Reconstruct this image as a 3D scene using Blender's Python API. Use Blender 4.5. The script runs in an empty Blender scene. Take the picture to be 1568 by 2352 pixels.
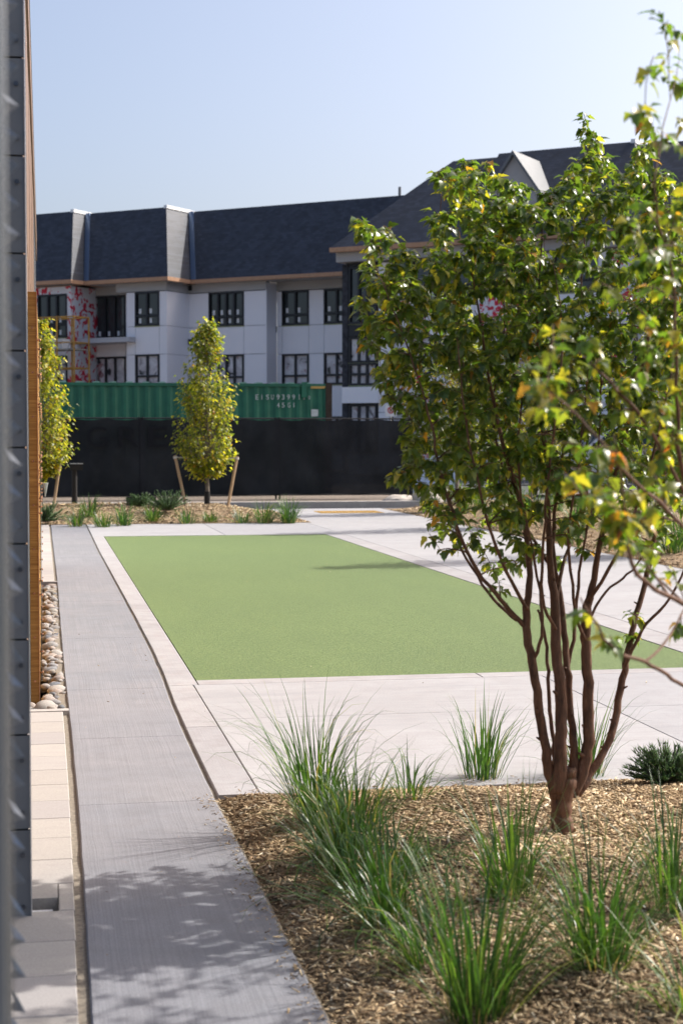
import bpy, bmesh, math, random
import numpy as np
from mathutils import Vector, Matrix, noise as mnoise

random.seed(7)
rng = np.random.default_rng(11)
scene = bpy.context.scene
COL = scene.collection

# ------------------------------------------------------------------ camera
W0, H0, FPX = 1568.0, 2352.0, 3733.0        # photo measured at 1568 x 2352
CAMH = 1.4
YAW = math.atan(684 / FPX)                  # path direction (+Y) vanishes left of centre
PITCH = math.atan(164 / FPX)
cam_data = bpy.data.cameras.new('camera')
cam = bpy.data.objects.new('camera', cam_data)
COL.objects.link(cam)
scene.camera = cam
cam.location = (0, 0, CAMH)
cam.rotation_euler = (math.pi / 2 - PITCH, 0, -YAW)
cam_data.sensor_fit = 'VERTICAL'
cam_data.sensor_height = 36.0
cam_data.lens = FPX / H0 * 36.0
cam_data.clip_start = 0.05
cam_data.clip_end = 4000
cam_data.dof.use_dof = True
cam_data.dof.focus_distance = 8.6
cam_data.dof.aperture_fstop = 5.6

# ------------------------------------------------------------------ light
SUN_EL = math.radians(42)
SUN_AZ = math.radians(73.5)                 # clockwise from +Y
world = bpy.data.worlds.new('World')
scene.world = world
world.use_nodes = True
wn = world.node_tree.nodes
wl = world.node_tree.links
bg = wn['Background']
sky = wn.new('ShaderNodeTexSky')
sky.sky_type = 'NISHITA'
sky.sun_disc = False
sky.sun_elevation = SUN_EL
sky.sun_rotation = SUN_AZ
sky.altitude = 0
sky.air_density = 0.72
sky.dust_density = 4.8
sky.ozone_density = 0.5
wl.new(sky.outputs[0], bg.inputs[0])
bg.inputs[1].default_value = 0.15
sun_data = bpy.data.lights.new('sun', 'SUN')
sun_data.energy = 3.7
sun_data.angle = math.radians(0.55)
sun_data.color = (1.0, 0.955, 0.90)
sun = bpy.data.objects.new('sun', sun_data)
COL.objects.link(sun)
sd = Vector((math.sin(SUN_AZ) * math.cos(SUN_EL), math.cos(SUN_AZ) * math.cos(SUN_EL), math.sin(SUN_EL)))
sun.rotation_euler = sd.to_track_quat('Z', 'Y').to_euler()
sun.location = sd * 30

vs = scene.view_settings
vs.view_transform = 'Standard'
vs.look = 'None'
vs.gamma = 1.0
vs.use_curve_mapping = False
vs.exposure = 0.63

# ------------------------------------------------------------------ pixel -> place helpers
RV = Vector((math.cos(YAW), -math.sin(YAW), 0))
FV = Vector((math.sin(YAW), math.cos(YAW), 0))
CP = Vector((0, 0, CAMH))
_fw = FV * math.cos(PITCH) - Vector((0, 0, 1)) * math.sin(PITCH)
_up = Vector((0, 0, 1)) * math.cos(PITCH) + FV * math.sin(PITCH)

def ray(px, py):
    return _fw + RV * ((px - W0 / 2) / FPX) + _up * ((H0 / 2 - py) / FPX)

def ground(px, py, z=0.0):
    r = ray(px, py)
    return CP + r * ((z - CAMH) / r.z)

def at_depth(px, py, d):
    r = ray(px, py)
    return CP + r * (d / r.dot(FV))

def on_plane(px, py, p0, n):
    r = ray(px, py)
    return CP + r * ((p0 - CP).dot(n) / r.dot(n))

def onY(px, py, Y):
    r = ray(px, py)
    return CP + r * (Y / r.y)

# ------------------------------------------------------------------ object helpers
class MB:
    def __init__(s):
        s.v = []; s.f = []; s.sm = False
    def box(s, x0, x1, y0, y1, z0, z1):
        return s.hexa([(x0, y0, z0), (x1, y0, z0), (x1, y1, z0), (x0, y1, z0),
                       (x0, y0, z1), (x1, y0, z1), (x1, y1, z1), (x0, y1, z1)])
    def hexa(s, p):
        b = len(s.v)
        s.v += [tuple(q) for q in p]
        s.f += [(b, b+3, b+2, b+1), (b+4, b+5, b+6, b+7), (b, b+1, b+5, b+4),
                (b+1, b+2, b+6, b+5), (b+2, b+3, b+7, b+6), (b+3, b, b+4, b+7)]
        return s
    def obox(s, c, ax, ay, az, hx, hy, hz):
        c = Vector(c); ax = Vector(ax).normalized(); ay = Vector(ay).normalized(); az = Vector(az).normalized()
        P = []
        for sz in (-1, 1):
            for sx, sy in ((-1, -1), (1, -1), (1, 1), (-1, 1)):
                P.append(c + ax * hx * sx + ay * hy * sy + az * hz * sz)
        return s.hexa(P)
    def poly(s, pts):
        b = len(s.v); s.v += [tuple(p) for p in pts]; s.f.append(tuple(range(b, b + len(pts)))); return s
    def prism(s, pts, ext):
        ext = Vector(ext); n = len(pts); b = len(s.v)
        s.v += [tuple(p) for p in pts] + [tuple(Vector(p) + ext) for p in pts]
        s.f.append(tuple(range(b, b + n))[::-1]); s.f.append(tuple(range(b + n, b + 2 * n)))
        for i in range(n):
            j = (i + 1) % n
            s.f.append((b + i, b + j, b + n + j, b + n + i))
        return s
    def tube(s, pts, rad, sides=6, cap=True):
        pts = [Vector(p) for p in pts]; n = len(pts)
        if not hasattr(rad, '__len__'): rad = [rad] * n
        b = len(s.v); prev = None
        for i, p in enumerate(pts):
            t = (pts[min(i + 1, n - 1)] - pts[max(i - 1, 0)])
            if t.length < 1e-9: t = Vector((0, 0, 1))
            t.normalize()
            if prev is None:
                a = t.orthogonal().normalized()
            else:
                a = prev - t * prev.dot(t)
                a = a.normalized() if a.length > 1e-6 else t.orthogonal().normalized()
            prev = a; c = t.cross(a)
            for k in range(sides):
                w = 2 * math.pi * k / sides
                s.v.append(tuple(p + (a * math.cos(w) + c * math.sin(w)) * rad[i]))
        for i in range(n - 1):
            for k in range(sides):
                k2 = (k + 1) % sides
                s.f.append((b + i*sides + k, b + i*sides + k2, b + (i+1)*sides + k2, b + (i+1)*sides + k))
        if cap:
            s.f.append(tuple(range(b, b + sides))[::-1])
            s.f.append(tuple(range(b + (n-1)*sides, b + n*sides)))
        return s
    def mesh(s, name, m, base=(0, 0, 0), smooth=False):
        me = bpy.data.meshes.new(name)
        bx = Vector(base)
        me.from_pydata([tuple(Vector(v) - bx) for v in s.v], [], s.f)
        if m: me.materials.append(m)
        if smooth or s.sm:
            me.polygons.foreach_set('use_smooth', [True] * len(me.polygons))
        me.update()
        return me
    def build(s, name, m, parent=None, smooth=False, loc=None):
        """verts are given in world space; the object origin is `loc` or the thing's base"""
        base = Vector(loc) if loc is not None else world_base(parent)
        me = s.mesh(name, m, base, smooth)
        o = bpy.data.objects.new(name, me); COL.objects.link(o)
        if parent is not None:
            o.parent = parent; o.location = base - world_base(parent)
        else:
            o.location = base
        return o

BASES = {}
def world_base(o):
    p = Vector((0, 0, 0))
    while o is not None:
        p = p + o.location; o = o.parent
    return p

def tag(o, label=None, cat=None, group=None, kind=None):
    if label: o['label'] = label
    if cat: o['category'] = cat
    if group: o['group'] = group
    if kind: o['kind'] = kind
    return o

def thing(name, loc, label, cat, group=None):
    o = bpy.data.objects.new(name, None); COL.objects.link(o)
    o.location = loc; o.empty_display_size = 0.1
    return tag(o, label, cat, group)

def struct(o):
    o['kind'] = 'structure'; return o

def inst(name, me, parent, mat_world):
    o = bpy.data.objects.new(name, me); COL.objects.link(o)
    o.parent = parent
    m = mat_world.copy(); m.translation = m.translation - world_base(parent)
    o.matrix_local = m
    return o

def scatter_mesh(name, pv, pf, rot, off, cols, mat, smooth=False):
    """numpy: joins N copies of a small prototype (pv Vx3, pf list of tris) into one mesh, per-copy colour"""
    pv = np.asarray(pv, float); pf = np.asarray(pf, int)
    N, V, T = len(off), len(pv), len(pf)
    co = np.einsum('nij,vj->nvi', rot, pv) + off[:, None, :]
    idx = (pf[None] + (np.arange(N) * V)[:, None, None]).reshape(-1)
    me = bpy.data.meshes.new(name)
    me.vertices.add(N * V); me.vertices.foreach_set('co', co.reshape(-1).astype(np.float32))
    me.loops.add(N * T * 3); me.loops.foreach_set('vertex_index', idx.astype(np.int32))
    me.polygons.add(N * T)
    me.polygons.foreach_set('loop_start', (np.arange(N * T) * 3).astype(np.int32))
    me.polygons.foreach_set('loop_total', np.full(N * T, 3, np.int32))
    if smooth: me.polygons.foreach_set('use_smooth', np.ones(N * T, bool))
    ca = me.color_attributes.new('Col', 'FLOAT_COLOR', 'POINT')
    c4 = np.ones((N, V, 4), np.float32); c4[:, :, :3] = cols[:, None, :]
    ca.data.foreach_set('color', c4.reshape(-1))
    me.materials.append(mat)
    me.update(calc_edges=True)
    return me

def rot_from(yaxis, zaxis):
    """Nx3 arrays -> N rotation matrices with columns x,y,z"""
    y = yaxis / np.linalg.norm(yaxis, axis=1, keepdims=True)
    x = np.cross(y, zaxis); x /= np.linalg.norm(x, axis=1, keepdims=True) + 1e-9
    z = np.cross(x, y)
    return np.stack([x, y, z], axis=2)

# ------------------------------------------------------------------ materials
MATS = {}
class NT:
    def __init__(s, name):
        s.m = bpy.data.materials.new(name); s.m.use_nodes = True
        s.t = s.m.node_tree; s.n = s.t.nodes; s.l = s.t.links
        s.b = s.n['Principled BSDF']; s.out = s.n['Material Output']
        MATS[name] = s.m
        g = s.n.new('ShaderNodeNewGeometry'); s.pos = g.outputs['Position']
        tc = s.n.new('ShaderNodeTexCoord'); s.obj = tc.outputs['Object']
    def map(s, vec, scale=(1, 1, 1), rot=(0, 0, 0)):
        m = s.n.new('ShaderNodeMapping'); m.inputs['Scale'].default_value = scale; m.inputs['Rotation'].default_value = rot
        s.l.new(vec, m.inputs['Vector']); return m.outputs[0]
    def noise(s, vec, scale, detail=4, rough=.55, dist=0.0):
        m = s.n.new('ShaderNodeTexNoise'); m.inputs['Scale'].default_value = scale
        m.inputs['Detail'].default_value = detail; m.inputs['Roughness'].default_value = rough; m.inputs['Distortion'].default_value = dist
        s.l.new(vec, m.inputs['Vector']); return m.outputs['Fac']
    def ramp(s, fac, stops):
        r = s.n.new('ShaderNodeValToRGB'); e = r.color_ramp.elements
        while len(e) < len(stops): e.new(0.5)
        for i, (p, c) in enumerate(stops):
            e[i].position = p; e[i].color = (*c, 1) if len(c) == 3 else c
        s.l.new(fac, r.inputs[0]); return r.outputs[0]
    def mix(s, fac, a, b, mode='MIX'):
        m = s.n.new('ShaderNodeMix'); m.data_type = 'RGBA'; m.blend_type = mode
        for k, v in ((0, fac), (6, a), (7, b)):
            if hasattr(v, 'is_output'): s.l.new(v, m.inputs[k])
            else: m.inputs[k].default_value = (v if k == 0 else (*v, 1))
        return m.outputs[2]
    def math(s, op, a, b=0.5):
        m = s.n.new('ShaderNodeMath'); m.operation = op
        for k, v in ((0, a), (1, b)):
            if hasattr(v, 'is_output'): s.l.new(v, m.inputs[k])
            else: m.inputs[k].default_value = v
        return m.outputs[0]
    def color(s, c):
        if hasattr(c, 'is_output'): s.l.new(c, s.b.inputs['Base Color'])
        else: s.b.inputs['Base Color'].default_value = (*c, 1)
        return s
    def set(s, rough=None, spec=None, metal=None):
        if rough is not None:
            if hasattr(rough, 'is_output'): s.l.new(rough, s.b.inputs['Roughness'])
            else: s.b.inputs['Roughness'].default_value = rough
        if spec is not None: s.b.inputs['Specular IOR Level'].default_value = spec
        if metal is not None: s.b.inputs['Metallic'].default_value = metal
        return s
    def bump(s, h, strength=.3, dist=.01):
        b = s.n.new('ShaderNodeBump'); b.inputs['Strength'].default_value = strength; b.inputs['Distance'].default_value = dist
        s.l.new(h, b.inputs['Height']); s.l.new(b.outputs[0], s.b.inputs['Normal']); return s
    def attr(s, name='Col'):
        a = s.n.new('ShaderNodeAttribute'); a.attribute_name = name; return a.outputs['Color']

def simple(name, c, rough=.6, spec=.4, metal=0, var=.12, scale=6):
    t = NT(name)
    f = t.noise(t.obj, scale, 5, .6)
    lo = tuple(max(0, x * (1 - var)) for x in c); hi = tuple(min(1, x * (1 + var)) for x in c)
    t.color(t.ramp(f, [(.3, lo), (.7, hi)])).set(rough, spec, metal)
    return t.m

# concrete, pale
def concrete(name, lo, hi, stain, broom_axis='X', broom=.5):
    t = NT(name)
    big = t.noise(t.pos, .9, 5, .6); mid = t.noise(t.pos, 7, 6, .65); fine = t.noise(t.pos, 140, 3, .7)
    sc = (.6, 150, 1) if broom_axis == 'X' else (150, .6, 1)
    wob = t.noise(t.pos, 2.2, 2, .5)
    dv = t.n.new('ShaderNodeVectorMath'); dv.operation = 'SCALE'
    cmb = t.n.new('ShaderNodeCombineXYZ')
    t.l.new(wob, cmb.inputs[0]); t.l.new(wob, cmb.inputs[1])
    t.l.new(cmb.outputs[0], dv.inputs[0]); dv.inputs['Scale'].default_value = .022
    ad = t.n.new('ShaderNodeVectorMath'); ad.operation = 'ADD'; t.l.new(t.pos, ad.inputs[0]); t.l.new(dv.outputs[0], ad.inputs[1])
    br = t.noise(t.map(ad.outputs[0], sc), 1.0, 4, .62)
    c = t.ramp(big, [(.3, lo), (.7, hi)])
    c = t.mix(t.ramp(mid, [(.42, (0, 0, 0)), (.72, (.55, .55, .55))]), c, stain)
    c = t.mix(t.math('MULTIPLY', t.ramp(br, [(.35, (1, 1, 1)), (.62, (0, 0, 0))]), broom), c, tuple(x * .62 for x in lo))
    c = t.mix(.22, c, t.ramp(fine, [(.3, (.2, .2, .2)), (.7, (.95, .95, .95))]), 'OVERLAY')
    oi = t.n.new('ShaderNodeObjectInfo')
    c = t.mix(1.0, c, t.ramp(oi.outputs['Random'], [(0, (.88, .88, .89)), (.5, (1, .99, .98)), (1, (.95, .94, .93))]), 'MULTIPLY')
    smear = t.noise(t.map(t.pos, (.5, 2.2, 1)), .8, 6, .7)
    c = t.mix(t.ramp(smear, [(.52, (0, 0, 0)), (.75, (.6, .6, .6))]), c, tuple(x * .74 for x in lo))
    t.color(c).set(.88, .25)
    h = t.math('ADD', t.math('MULTIPLY', br, .8), t.math('MULTIPLY', fine, .35))
    t.bump(h, .35, .004)
    return t.m
concrete('concrete_pale', (.345, .342, .350), (.398, .397, .407), (.305, .290, .292), 'X', .34)
concrete('concrete_band', (.315, .305, .308), (.378, .374, .380), (.255, .228, .226), 'Y', .06)
concrete('concrete_path', (.215, .224, .248), (.262, .260, .274), (.190, .185, .195), 'Y', .36)
concrete('concrete_curb', (.34, .32, .30), (.46, .44, .42), (.28, .25, .23), 'X', .1)

def paver():
    t = NT('paver_stone')
    oi = t.n.new('ShaderNodeObjectInfo')
    base = t.ramp(oi.outputs['Random'], [(0, (.335, .312, .285)), (.35, (.37, .347, .318)), (.6, (.315, .297, .288)), (1, (.39, .366, .333))])
    f = t.noise(t.pos, 160, 3, .7); g = t.noise(t.map(t.pos, (2, 9, 1)), 2.2, 5, .6)
    c = t.mix(t.ramp(g, [(.45, (0, 0, 0)), (.75, (.5, .5, .5))]), base, (.30, .275, .268))
    c = t.mix(.2, c, t.ramp(f, [(.3, (.25, .25, .25)), (.7, (.9, .9, .9))]), 'OVERLAY')
    t.color(c).set(.85, .25).bump(f, .15, .002)
paver()

def turf():
    t = NT('artificial_turf')
    a = t.noise(t.pos, 120, 5, .8); b = t.noise(t.map(t.pos, (1.6, .5, 1)), 1.1, 5, .65); c_ = t.noise(t.pos, 46, 3, .7)
    c = t.ramp(a, [(.30, (.05, .078, .028)), (.48, (.118, .178, .058)), (.62, (.215, .27, .105)), (.74, (.44, .44, .25))])
    c = t.mix(t.ramp(b, [(.35, (0, 0, 0)), (.7, (.5, .5, .5))]), c, (.115, .165, .062))
    c = t.mix(.3, c, t.ramp(c_, [(.3, (.2, .2, .2)), (.7, (.8, .8, .8))]), 'OVERLAY')
    t.color(c).set(.75, .3).bump(a, .8, .012)
turf()

def asphalt():
    t = NT('asphalt')
    a = t.noise(t.pos, 60, 4, .7); b = t.noise(t.pos, .5, 4, .6)
    c = t.mix(t.ramp(b, [(.3, (0, 0, 0)), (.7, (.6, .6, .6))]), (.10, .10, .105), (.17, .165, .16))
    c = t.mix(.35, c, t.ramp(a, [(.3, (.2, .2, .2)), (.7, (.9, .9, .9))]), 'OVERLAY')
    t.color(c).set(.85, .3).bump(a, .3, .01)
asphalt()

def dirt():
    t = NT('dirt')
    a = t.noise(t.pos, 9, 6, .7); b = t.noise(t.pos, .6, 4, .6)
    c = t.ramp(a, [(.3, (.13, .105, .085)), (.55, (.24, .20, .165)), (.75, (.36, .32, .28))])
    c = t.mix(t.ramp(b, [(.35, (0, 0, 0)), (.7, (.5, .5, .5))]), c, (.19, .16, .13))
    t.color(c).set(.95, .2).bump(a, .8, .04)
dirt()

def mulch():
    t = NT('mulch_ground')
    a = t.noise(t.map(t.pos, (1, 1, 1)), 85, 5, .75); b = t.noise(t.pos, 5, 4, .6)
    c = t.ramp(a, [(.32, (.15, .10, .06)), (.5, (.34, .245, .15)), (.7, (.52, .40, .27))])
    c = t.mix(t.ramp(b, [(.4, (0, 0, 0)), (.7, (.5, .5, .5))]), c, (.12, .08, .052))
    t.color(c).set(.95, .15).bump(a, 1, .015)
    t = NT('mulch_chip')
    f = t.noise(t.pos, 220, 3, .6)
    c = t.mix(.45, t.attr(), t.ramp(f, [(.3, (.2, .2, .2)), (.7, (.85, .85, .85))]), 'OVERLAY')
    t.color(c).set(.9, .2)
mulch()

def leafmat(name, transl, rough, spec=.5, tint=(1, 1, 1)):
    t = NT(name)
    a = t.attr()
    v = t.noise(t.obj, 60, 3, .6)
    c = t.mix(.35, a, t.ramp(v, [(.3, (.25, .25, .25)), (.7, (.8, .8, .8))]), 'OVERLAY')
    t.color(c).set(rough, spec)
    tr = t.n.new('ShaderNodeBsdfTranslucent')
    tc = t.mix(1.0, c, (1.85, 1.95, .8), 'MULTIPLY')
    t.l.new(tc, tr.inputs['Color'])
    mx = t.n.new('ShaderNodeMixShader'); mx.inputs[0].default_value = transl
    t.l.new(t.b.outputs[0], mx.inputs[1]); t.l.new(tr.outputs[0], mx.inputs[2])
    t.l.new(mx.outputs[0], t.out.inputs['Surface'])
    return t.m
leafmat('leaf', .5, .32, .8)
leafmat('maple_leaf', .5, .40, .5)
leafmat('grass_blade', .35, .32, .55)

def bark(name, a, b, c):
    t = NT(name)
    f = t.noise(t.map(t.pos, (1, 1, .22)), 60, 5, .7); g = t.noise(t.pos, 9, 4, .6)
    col = t.ramp(f, [(.3, a), (.6, b), (.8, c)])
    col = t.mix(t.ramp(g, [(.45, (0, 0, 0)), (.7, (.6, .6, .6))]), col, b)
    t.color(col).set(.7, .35).bump(f, .8, .006)
bark('bark_brown', (.035, .018, .012), (.16, .078, .045), (.36, .225, .15))
bark('bark_grey', (.10, .085, .07), (.22, .19, .16), (.34, .30, .26))

def wood():
    t = NT('wood_laminate')
    g = t.noise(t.map(t.pos, (3, 3, 60)), 1.0, 5, .6, .6)
    h = t.noise(t.map(t.pos, (8, 8, 260)), 1.0, 2, .5)
    c = t.ramp(g, [(.3, (.27, .125, .024)), (.5, (.40, .205, .045)), (.7, (.52, .29, .075))])
    c = t.mix(t.math('MULTIPLY', t.ramp(h, [(.4, (1, 1, 1)), (.55, (0, 0, 0))]), .45), c, (.20, .09, .018))
    t.color(c).set(.42, .4)
wood()
def stain_wood(name, a, b):
    t = NT(name)
    g = t.noise(t.map(t.obj, (40, 40, 3)), 1.0, 4, .6)
    t.color(t.ramp(g, [(.3, a), (.7, b)])).set(.7, .3)
stain_wood('stake_wood', (.42, .29, .17), (.58, .43, .28))
stain_wood('fascia_wood', (.40, .22, .13), (.56, .34, .21))

simple('steel_grey', (.22, .23, .235), .38, .5, .55, .08)
simple('steel_light', (.42, .43, .44), .35, .5, .5, .08)
simple('steel_dark', (.17, .175, .18), .5, .4, .15, .12)
simple('bolt_metal', (.10, .11, .13), .3, .5, .9)
simple('bolt_brass', (.42, .22, .13), .25, .5, .9)
simple('cladding_brown', (.19, .115, .075), .5, .4, 0, .14, 3)
simple('cladding_steel', (.36, .37, .38), .25, .5, .85, .06, 2)
simple('rubber_black', (.012, .012, .013), .6, .4)
simple('black_metal', (.014, .015, .018), .45, .5, .2)
simple('white_plastic', (.72, .72, .72), .4, .4, 0, .04)
simple('sand_joint', (.23, .20, .16), .95, .2, 0, .35, 70)
simple('tactile_yellow', (.56, .36, .11), .7, .3)
simple('container_green', (.025, .155, .088), .5, .45, 0, .22, 1.6)
simple('container_rust', (.055, .040, .028), .8, .3, 0, .4, 4)
simple('container_top', (.30, .42, .36), .5, .4, 0, .2)
simple('letter_white', (.62, .66, .62), .6, .3, 0, .2, 9)
simple('letter_faint', (.016, .017, .02), .9, .1)
simple('sign_white', (.78, .78, .78), .5, .3, 0, .03)
simple('sign_red', (.55, .02, .02), .5, .3)
simple('panel_white', (.87, .86, .89), .6, .35, 0, .025, .4)
simple('panel_grey', (.50, .50, .52), .6, .35, 0, .03, .4)
simple('frieze_grey', (.42, .41, .40), .7, .3, 0, .04, .5)
simple('wall_joint', (.22, .22, .24), .9, .2)
simple('frame_dark', (.018, .020, .024), .45, .4)
simple('trim_green', (.30, .33, .18), .7, .3)
simple('stone_dark', (.045, .047, .055), .85, .3, 0, .6, 5)
simple('coping_white', (.85, .85, .85), .35, .5, 0, .02)
simple('flashing_blue', (.12, .17, .26), .3, .5, .6, .05)
simple('scaffold_yellow', (.42, .23, .045), .5, .4)
simple('plank_grey', (.30, .28, .25), .8, .2)
simple('car_white', (.62, .64, .70), .2, .6, 0, .02)
simple('chrome', (.5, .5, .5), .2, .5, .9)
simple('cone_orange', (.75, .14, .02), .5, .4)
simple('wrap_blue', (.45, .55, .72), .35, .5, 0, .2, 8)
simple('boulder', (.50, .45, .39), .9, .2, 0, .25, 8)
simple('pipe_grey', (.16, .17, .18), .6, .4)
simple('rope_white', (.6, .58, .54), .8, .2)

def glass(name, c, rough=.06):
    t = NT(name)
    f = t.noise(t.pos, .35, 3, .5)
    t.color(t.ramp(f, [(.35, tuple(x * .6 for x in c)), (.65, tuple(x * 1.5 for x in c))])).set(rough, .6)
glass('window_glass', (.030, .036, .038))
glass('car_glass', (.03, .05, .06), .03)

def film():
    # window panes with a red, white and dark noise pattern in their colour
    t = NT('patterned_glass')
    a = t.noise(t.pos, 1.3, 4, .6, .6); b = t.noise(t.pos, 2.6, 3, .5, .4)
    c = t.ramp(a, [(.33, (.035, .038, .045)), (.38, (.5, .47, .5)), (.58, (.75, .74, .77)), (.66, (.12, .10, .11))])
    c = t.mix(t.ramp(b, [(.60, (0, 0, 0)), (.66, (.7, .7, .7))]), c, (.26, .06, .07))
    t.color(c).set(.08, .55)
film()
def wrap():
    t = NT('house_wrap')
    a = t.noise(t.pos, 1.5, 3, .6, .9); b = t.noise(t.pos, 4.5, 2, .5)
    m = t.math('MULTIPLY', t.ramp(a, [(.50, (0, 0, 0)), (.53, (1, 1, 1))]), t.ramp(b, [(.42, (0, 0, 0)), (.47, (1, 1, 1))]))
    t.color(t.mix(m, (.74, .73, .76), (.62, .03, .06))).set(.6, .3)
wrap()
def shingle():
    t = NT('roof_shingle')
    br = t.n.new('ShaderNodeTexBrick')
    sep = t.n.new('ShaderNodeSeparateXYZ'); t.l.new(t.pos, sep.inputs[0])
    cb = t.n.new('ShaderNodeCombineXYZ'); t.l.new(t.math('ADD', sep.outputs[0], t.math('MULTIPLY', sep.outputs[1], -.7)), cb.inputs[0]); t.l.new(sep.outputs[2], cb.inputs[1])
    t.l.new(cb.outputs[0], br.inputs['Vector']); br.inputs['Scale'].default_value = 1
    br.inputs['Brick Width'].default_value = .3; br.inputs['Row Height'].default_value = .12; br.inputs['Mortar Size'].default_value = .006
    br.inputs['Color1'].default_value = (.016, .022, .036, 1); br.inputs['Color2'].default_value = (.034, .043, .064, 1); br.inputs['Mortar'].default_value = (.008, .01, .014, 1)
    n_ = t.noise(t.pos, 1.6, 4, .6)
    c = t.mix(.4, br.outputs[0], t.ramp(n_, [(.3, (.2, .2, .2)), (.7, (.8, .8, .8))]), 'OVERLAY')
    t.color(c).set(.62, .5).bump(br.outputs[1], .4, .02)
shingle()
def mesh_fabric():
    t = NT('privacy_mesh')
    a = t.noise(t.pos, 1.2, 4, .6)
    t.color(t.ramp(a, [(.3, (.008, .009, .011)), (.7, (.024, .026, .03))])).set(.8, .25)
    tr = t.n.new('ShaderNodeBsdfTransparent'); mx = t.n.new('ShaderNodeMixShader')
    mx.inputs[0].default_value = .985
    t.l.new(tr.outputs[0], mx.inputs[1]); t.l.new(t.b.outputs[0], mx.inputs[2]); t.l.new(mx.outputs[0], t.out.inputs['Surface'])
mesh_fabric()
def acrylic():
    t = NT('acrylic')
    t.color((.96, .97, .97)).set(.04, .5)
    t.b.inputs['Transmission Weight'].default_value = .92
    t.b.inputs['IOR'].default_value = 1.2
acrylic()
def stones():
    t = NT('river_stone')
    oi = t.n.new('ShaderNodeObjectInfo')
    base = t.ramp(oi.outputs['Random'], [(0, (.27, .25, .22)), (.2, (.33, .29, .245)), (.4, (.20, .197, .20)), (.55, (.36, .33, .295)), (.7, (.125, .135, .15)), (.85, (.33, .27, .23)), (1, (.29, .275, .26))])
    f = t.noise(t.obj, 14, 5, .65); g = t.noise(t.obj, 45, 3, .7)
    c = t.mix(.45, base, t.ramp(f, [(.3, (.2, .2, .2)), (.7, (.85, .85, .85))]), 'OVERLAY')
    c = t.mix(.25, c, t.ramp(g, [(.3, (.2, .2, .2)), (.7, (.85, .85, .85))]), 'OVERLAY')
    t.color(c).set(.8, .3).bump(g, .25, .004)
stones()
M = MATS

# ================================================================== SETTING: GROUND, PAVING, BEDS
def rect_slab(x0, x1, y0, y1, z1, z0=-.128, gap=.0018, ch=.003):
    """slab with a small chamfer round its top edge"""
    m = MB(); x0 += gap; x1 -= gap; y0 += gap; y1 -= gap
    b = [(x0, y0), (x1, y0), (x1, y1), (x0, y1)]
    t = [(x0+ch, y0+ch), (x1-ch, y0+ch), (x1-ch, y1-ch), (x0+ch, y1-ch)]
    m.v = [(x, y, z0) for x, y in b] + [(x, y, z1 - ch) for x, y in b] + [(x, y, z1) for x, y in t]
    m.f = [(3, 2, 1, 0), (8, 9, 10, 11)]
    for i in range(4):
        j = (i + 1) % 4
        m.f += [(i, j, 4+j, 4+i), (4+i, 4+j, 8+j, 8+i)]
    return m

XL, XR, XB, XT, XT2, XC, XBED = .125, .69, .715, .866, 4.15, 4.42, 6.85
YT0, YT1, YC = 9.45, 24.0, 9.27
YBED = 6.35            # far edge of the front mulch bed
YBACK, YROAD = 27.4, 33.0

g = MB(); g.poly([(-900, -40, -.13), (900, -40, -.13), (900, 1800, -.13), (-900, 1800, -.13)])
struct(g.build('ground', M['asphalt']))

# far yard (raised behind the far kerb), verge soil
m = MB(); m.box(-14, 8.75, 36.55, 120, -.3, -.005)
struct(m.build('construction_yard', M['dirt']))
kerb = MB(); kerb.box(-14, 8.75, 36.2, 36.53, -.3, .02)
ko = struct(kerb.build('kerb', M['concrete_curb']))

# pale concrete paving: a dark sub-base and one slab per cast panel
m = MB(); m.box(XB + .004, XT - .004, 9.0, 27.0, -.125, -.02)
pav = struct(m.build('pavement', M['wall_joint']))
rects = [(XB, XT - .03, YBED, 7.9, 'concrete_band'), (XB, XT - .03, 7.9, YC, 'concrete_band')]
for a, b in ((YC, 13.2), (13.2, 17.6), (17.6, 21.1), (21.1, YT1)):
    rects.append((XB, XT, a, b, 'concrete_band'))
xs = [XT - .03, 2.91, 4.42, 6.2, 8.2, 10.5]
for i in range(len(xs) - 1):
    rects.append((xs[i], xs[i+1], YBED, 8.1, 'concrete_pale'))
    rects.append((xs[i], xs[i+1], 8.1, YC, 'concrete_pale'))
for a, b in ((XT, 2.55), (2.55, XC)):
    rects.append((a, b, YC, YT0, 'concrete_band'))
ys = [YC, 12.4, 15.5, 18.6, 21.7, 24.8, 27.4, 30.2, YROAD]
for i in range(len(ys) - 1):
    rects.append((XC, XBED, ys[i], ys[i+1], 'concrete_pale'))
    if ys[i] < 23: rects.append((XT2, XC, max(ys[i], YT0), min(ys[i+1], YT1), 'concrete_band'))
for a, b in ((XB, 2.65), (2.65, XC)):
    rects.append((a, b, YT1, YBACK, 'concrete_pale'))

# turf court
m = MB(); m.box(XT + .006, XT2 - .006, YT0 + .006, YT1 - .006, -.1, -.003)
struct(m.build('turf', M['artificial_turf']))

# tactile strip on the ramp: plate with rows of domes
tp = MB(); tp.box(5.25, 6.5, 30.85, 31.75, -.01, .004)
tact = struct(tp.build('tactile_paving', M['tactile_yellow']))
dm = MB()
for i in range(20):
    for j in range(14):
        x = 5.28 + i * .062; y = 30.88 + j * .064
        dm.prism([(x + .016 * math.cos(k * 1.047), y + .016 * math.sin(k * 1.047), .004) for k in range(6)], (0, 0, .006))
tag(dm.build('tactile_domes', M['tactile_yellow'], tact), kind='stuff')

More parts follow.
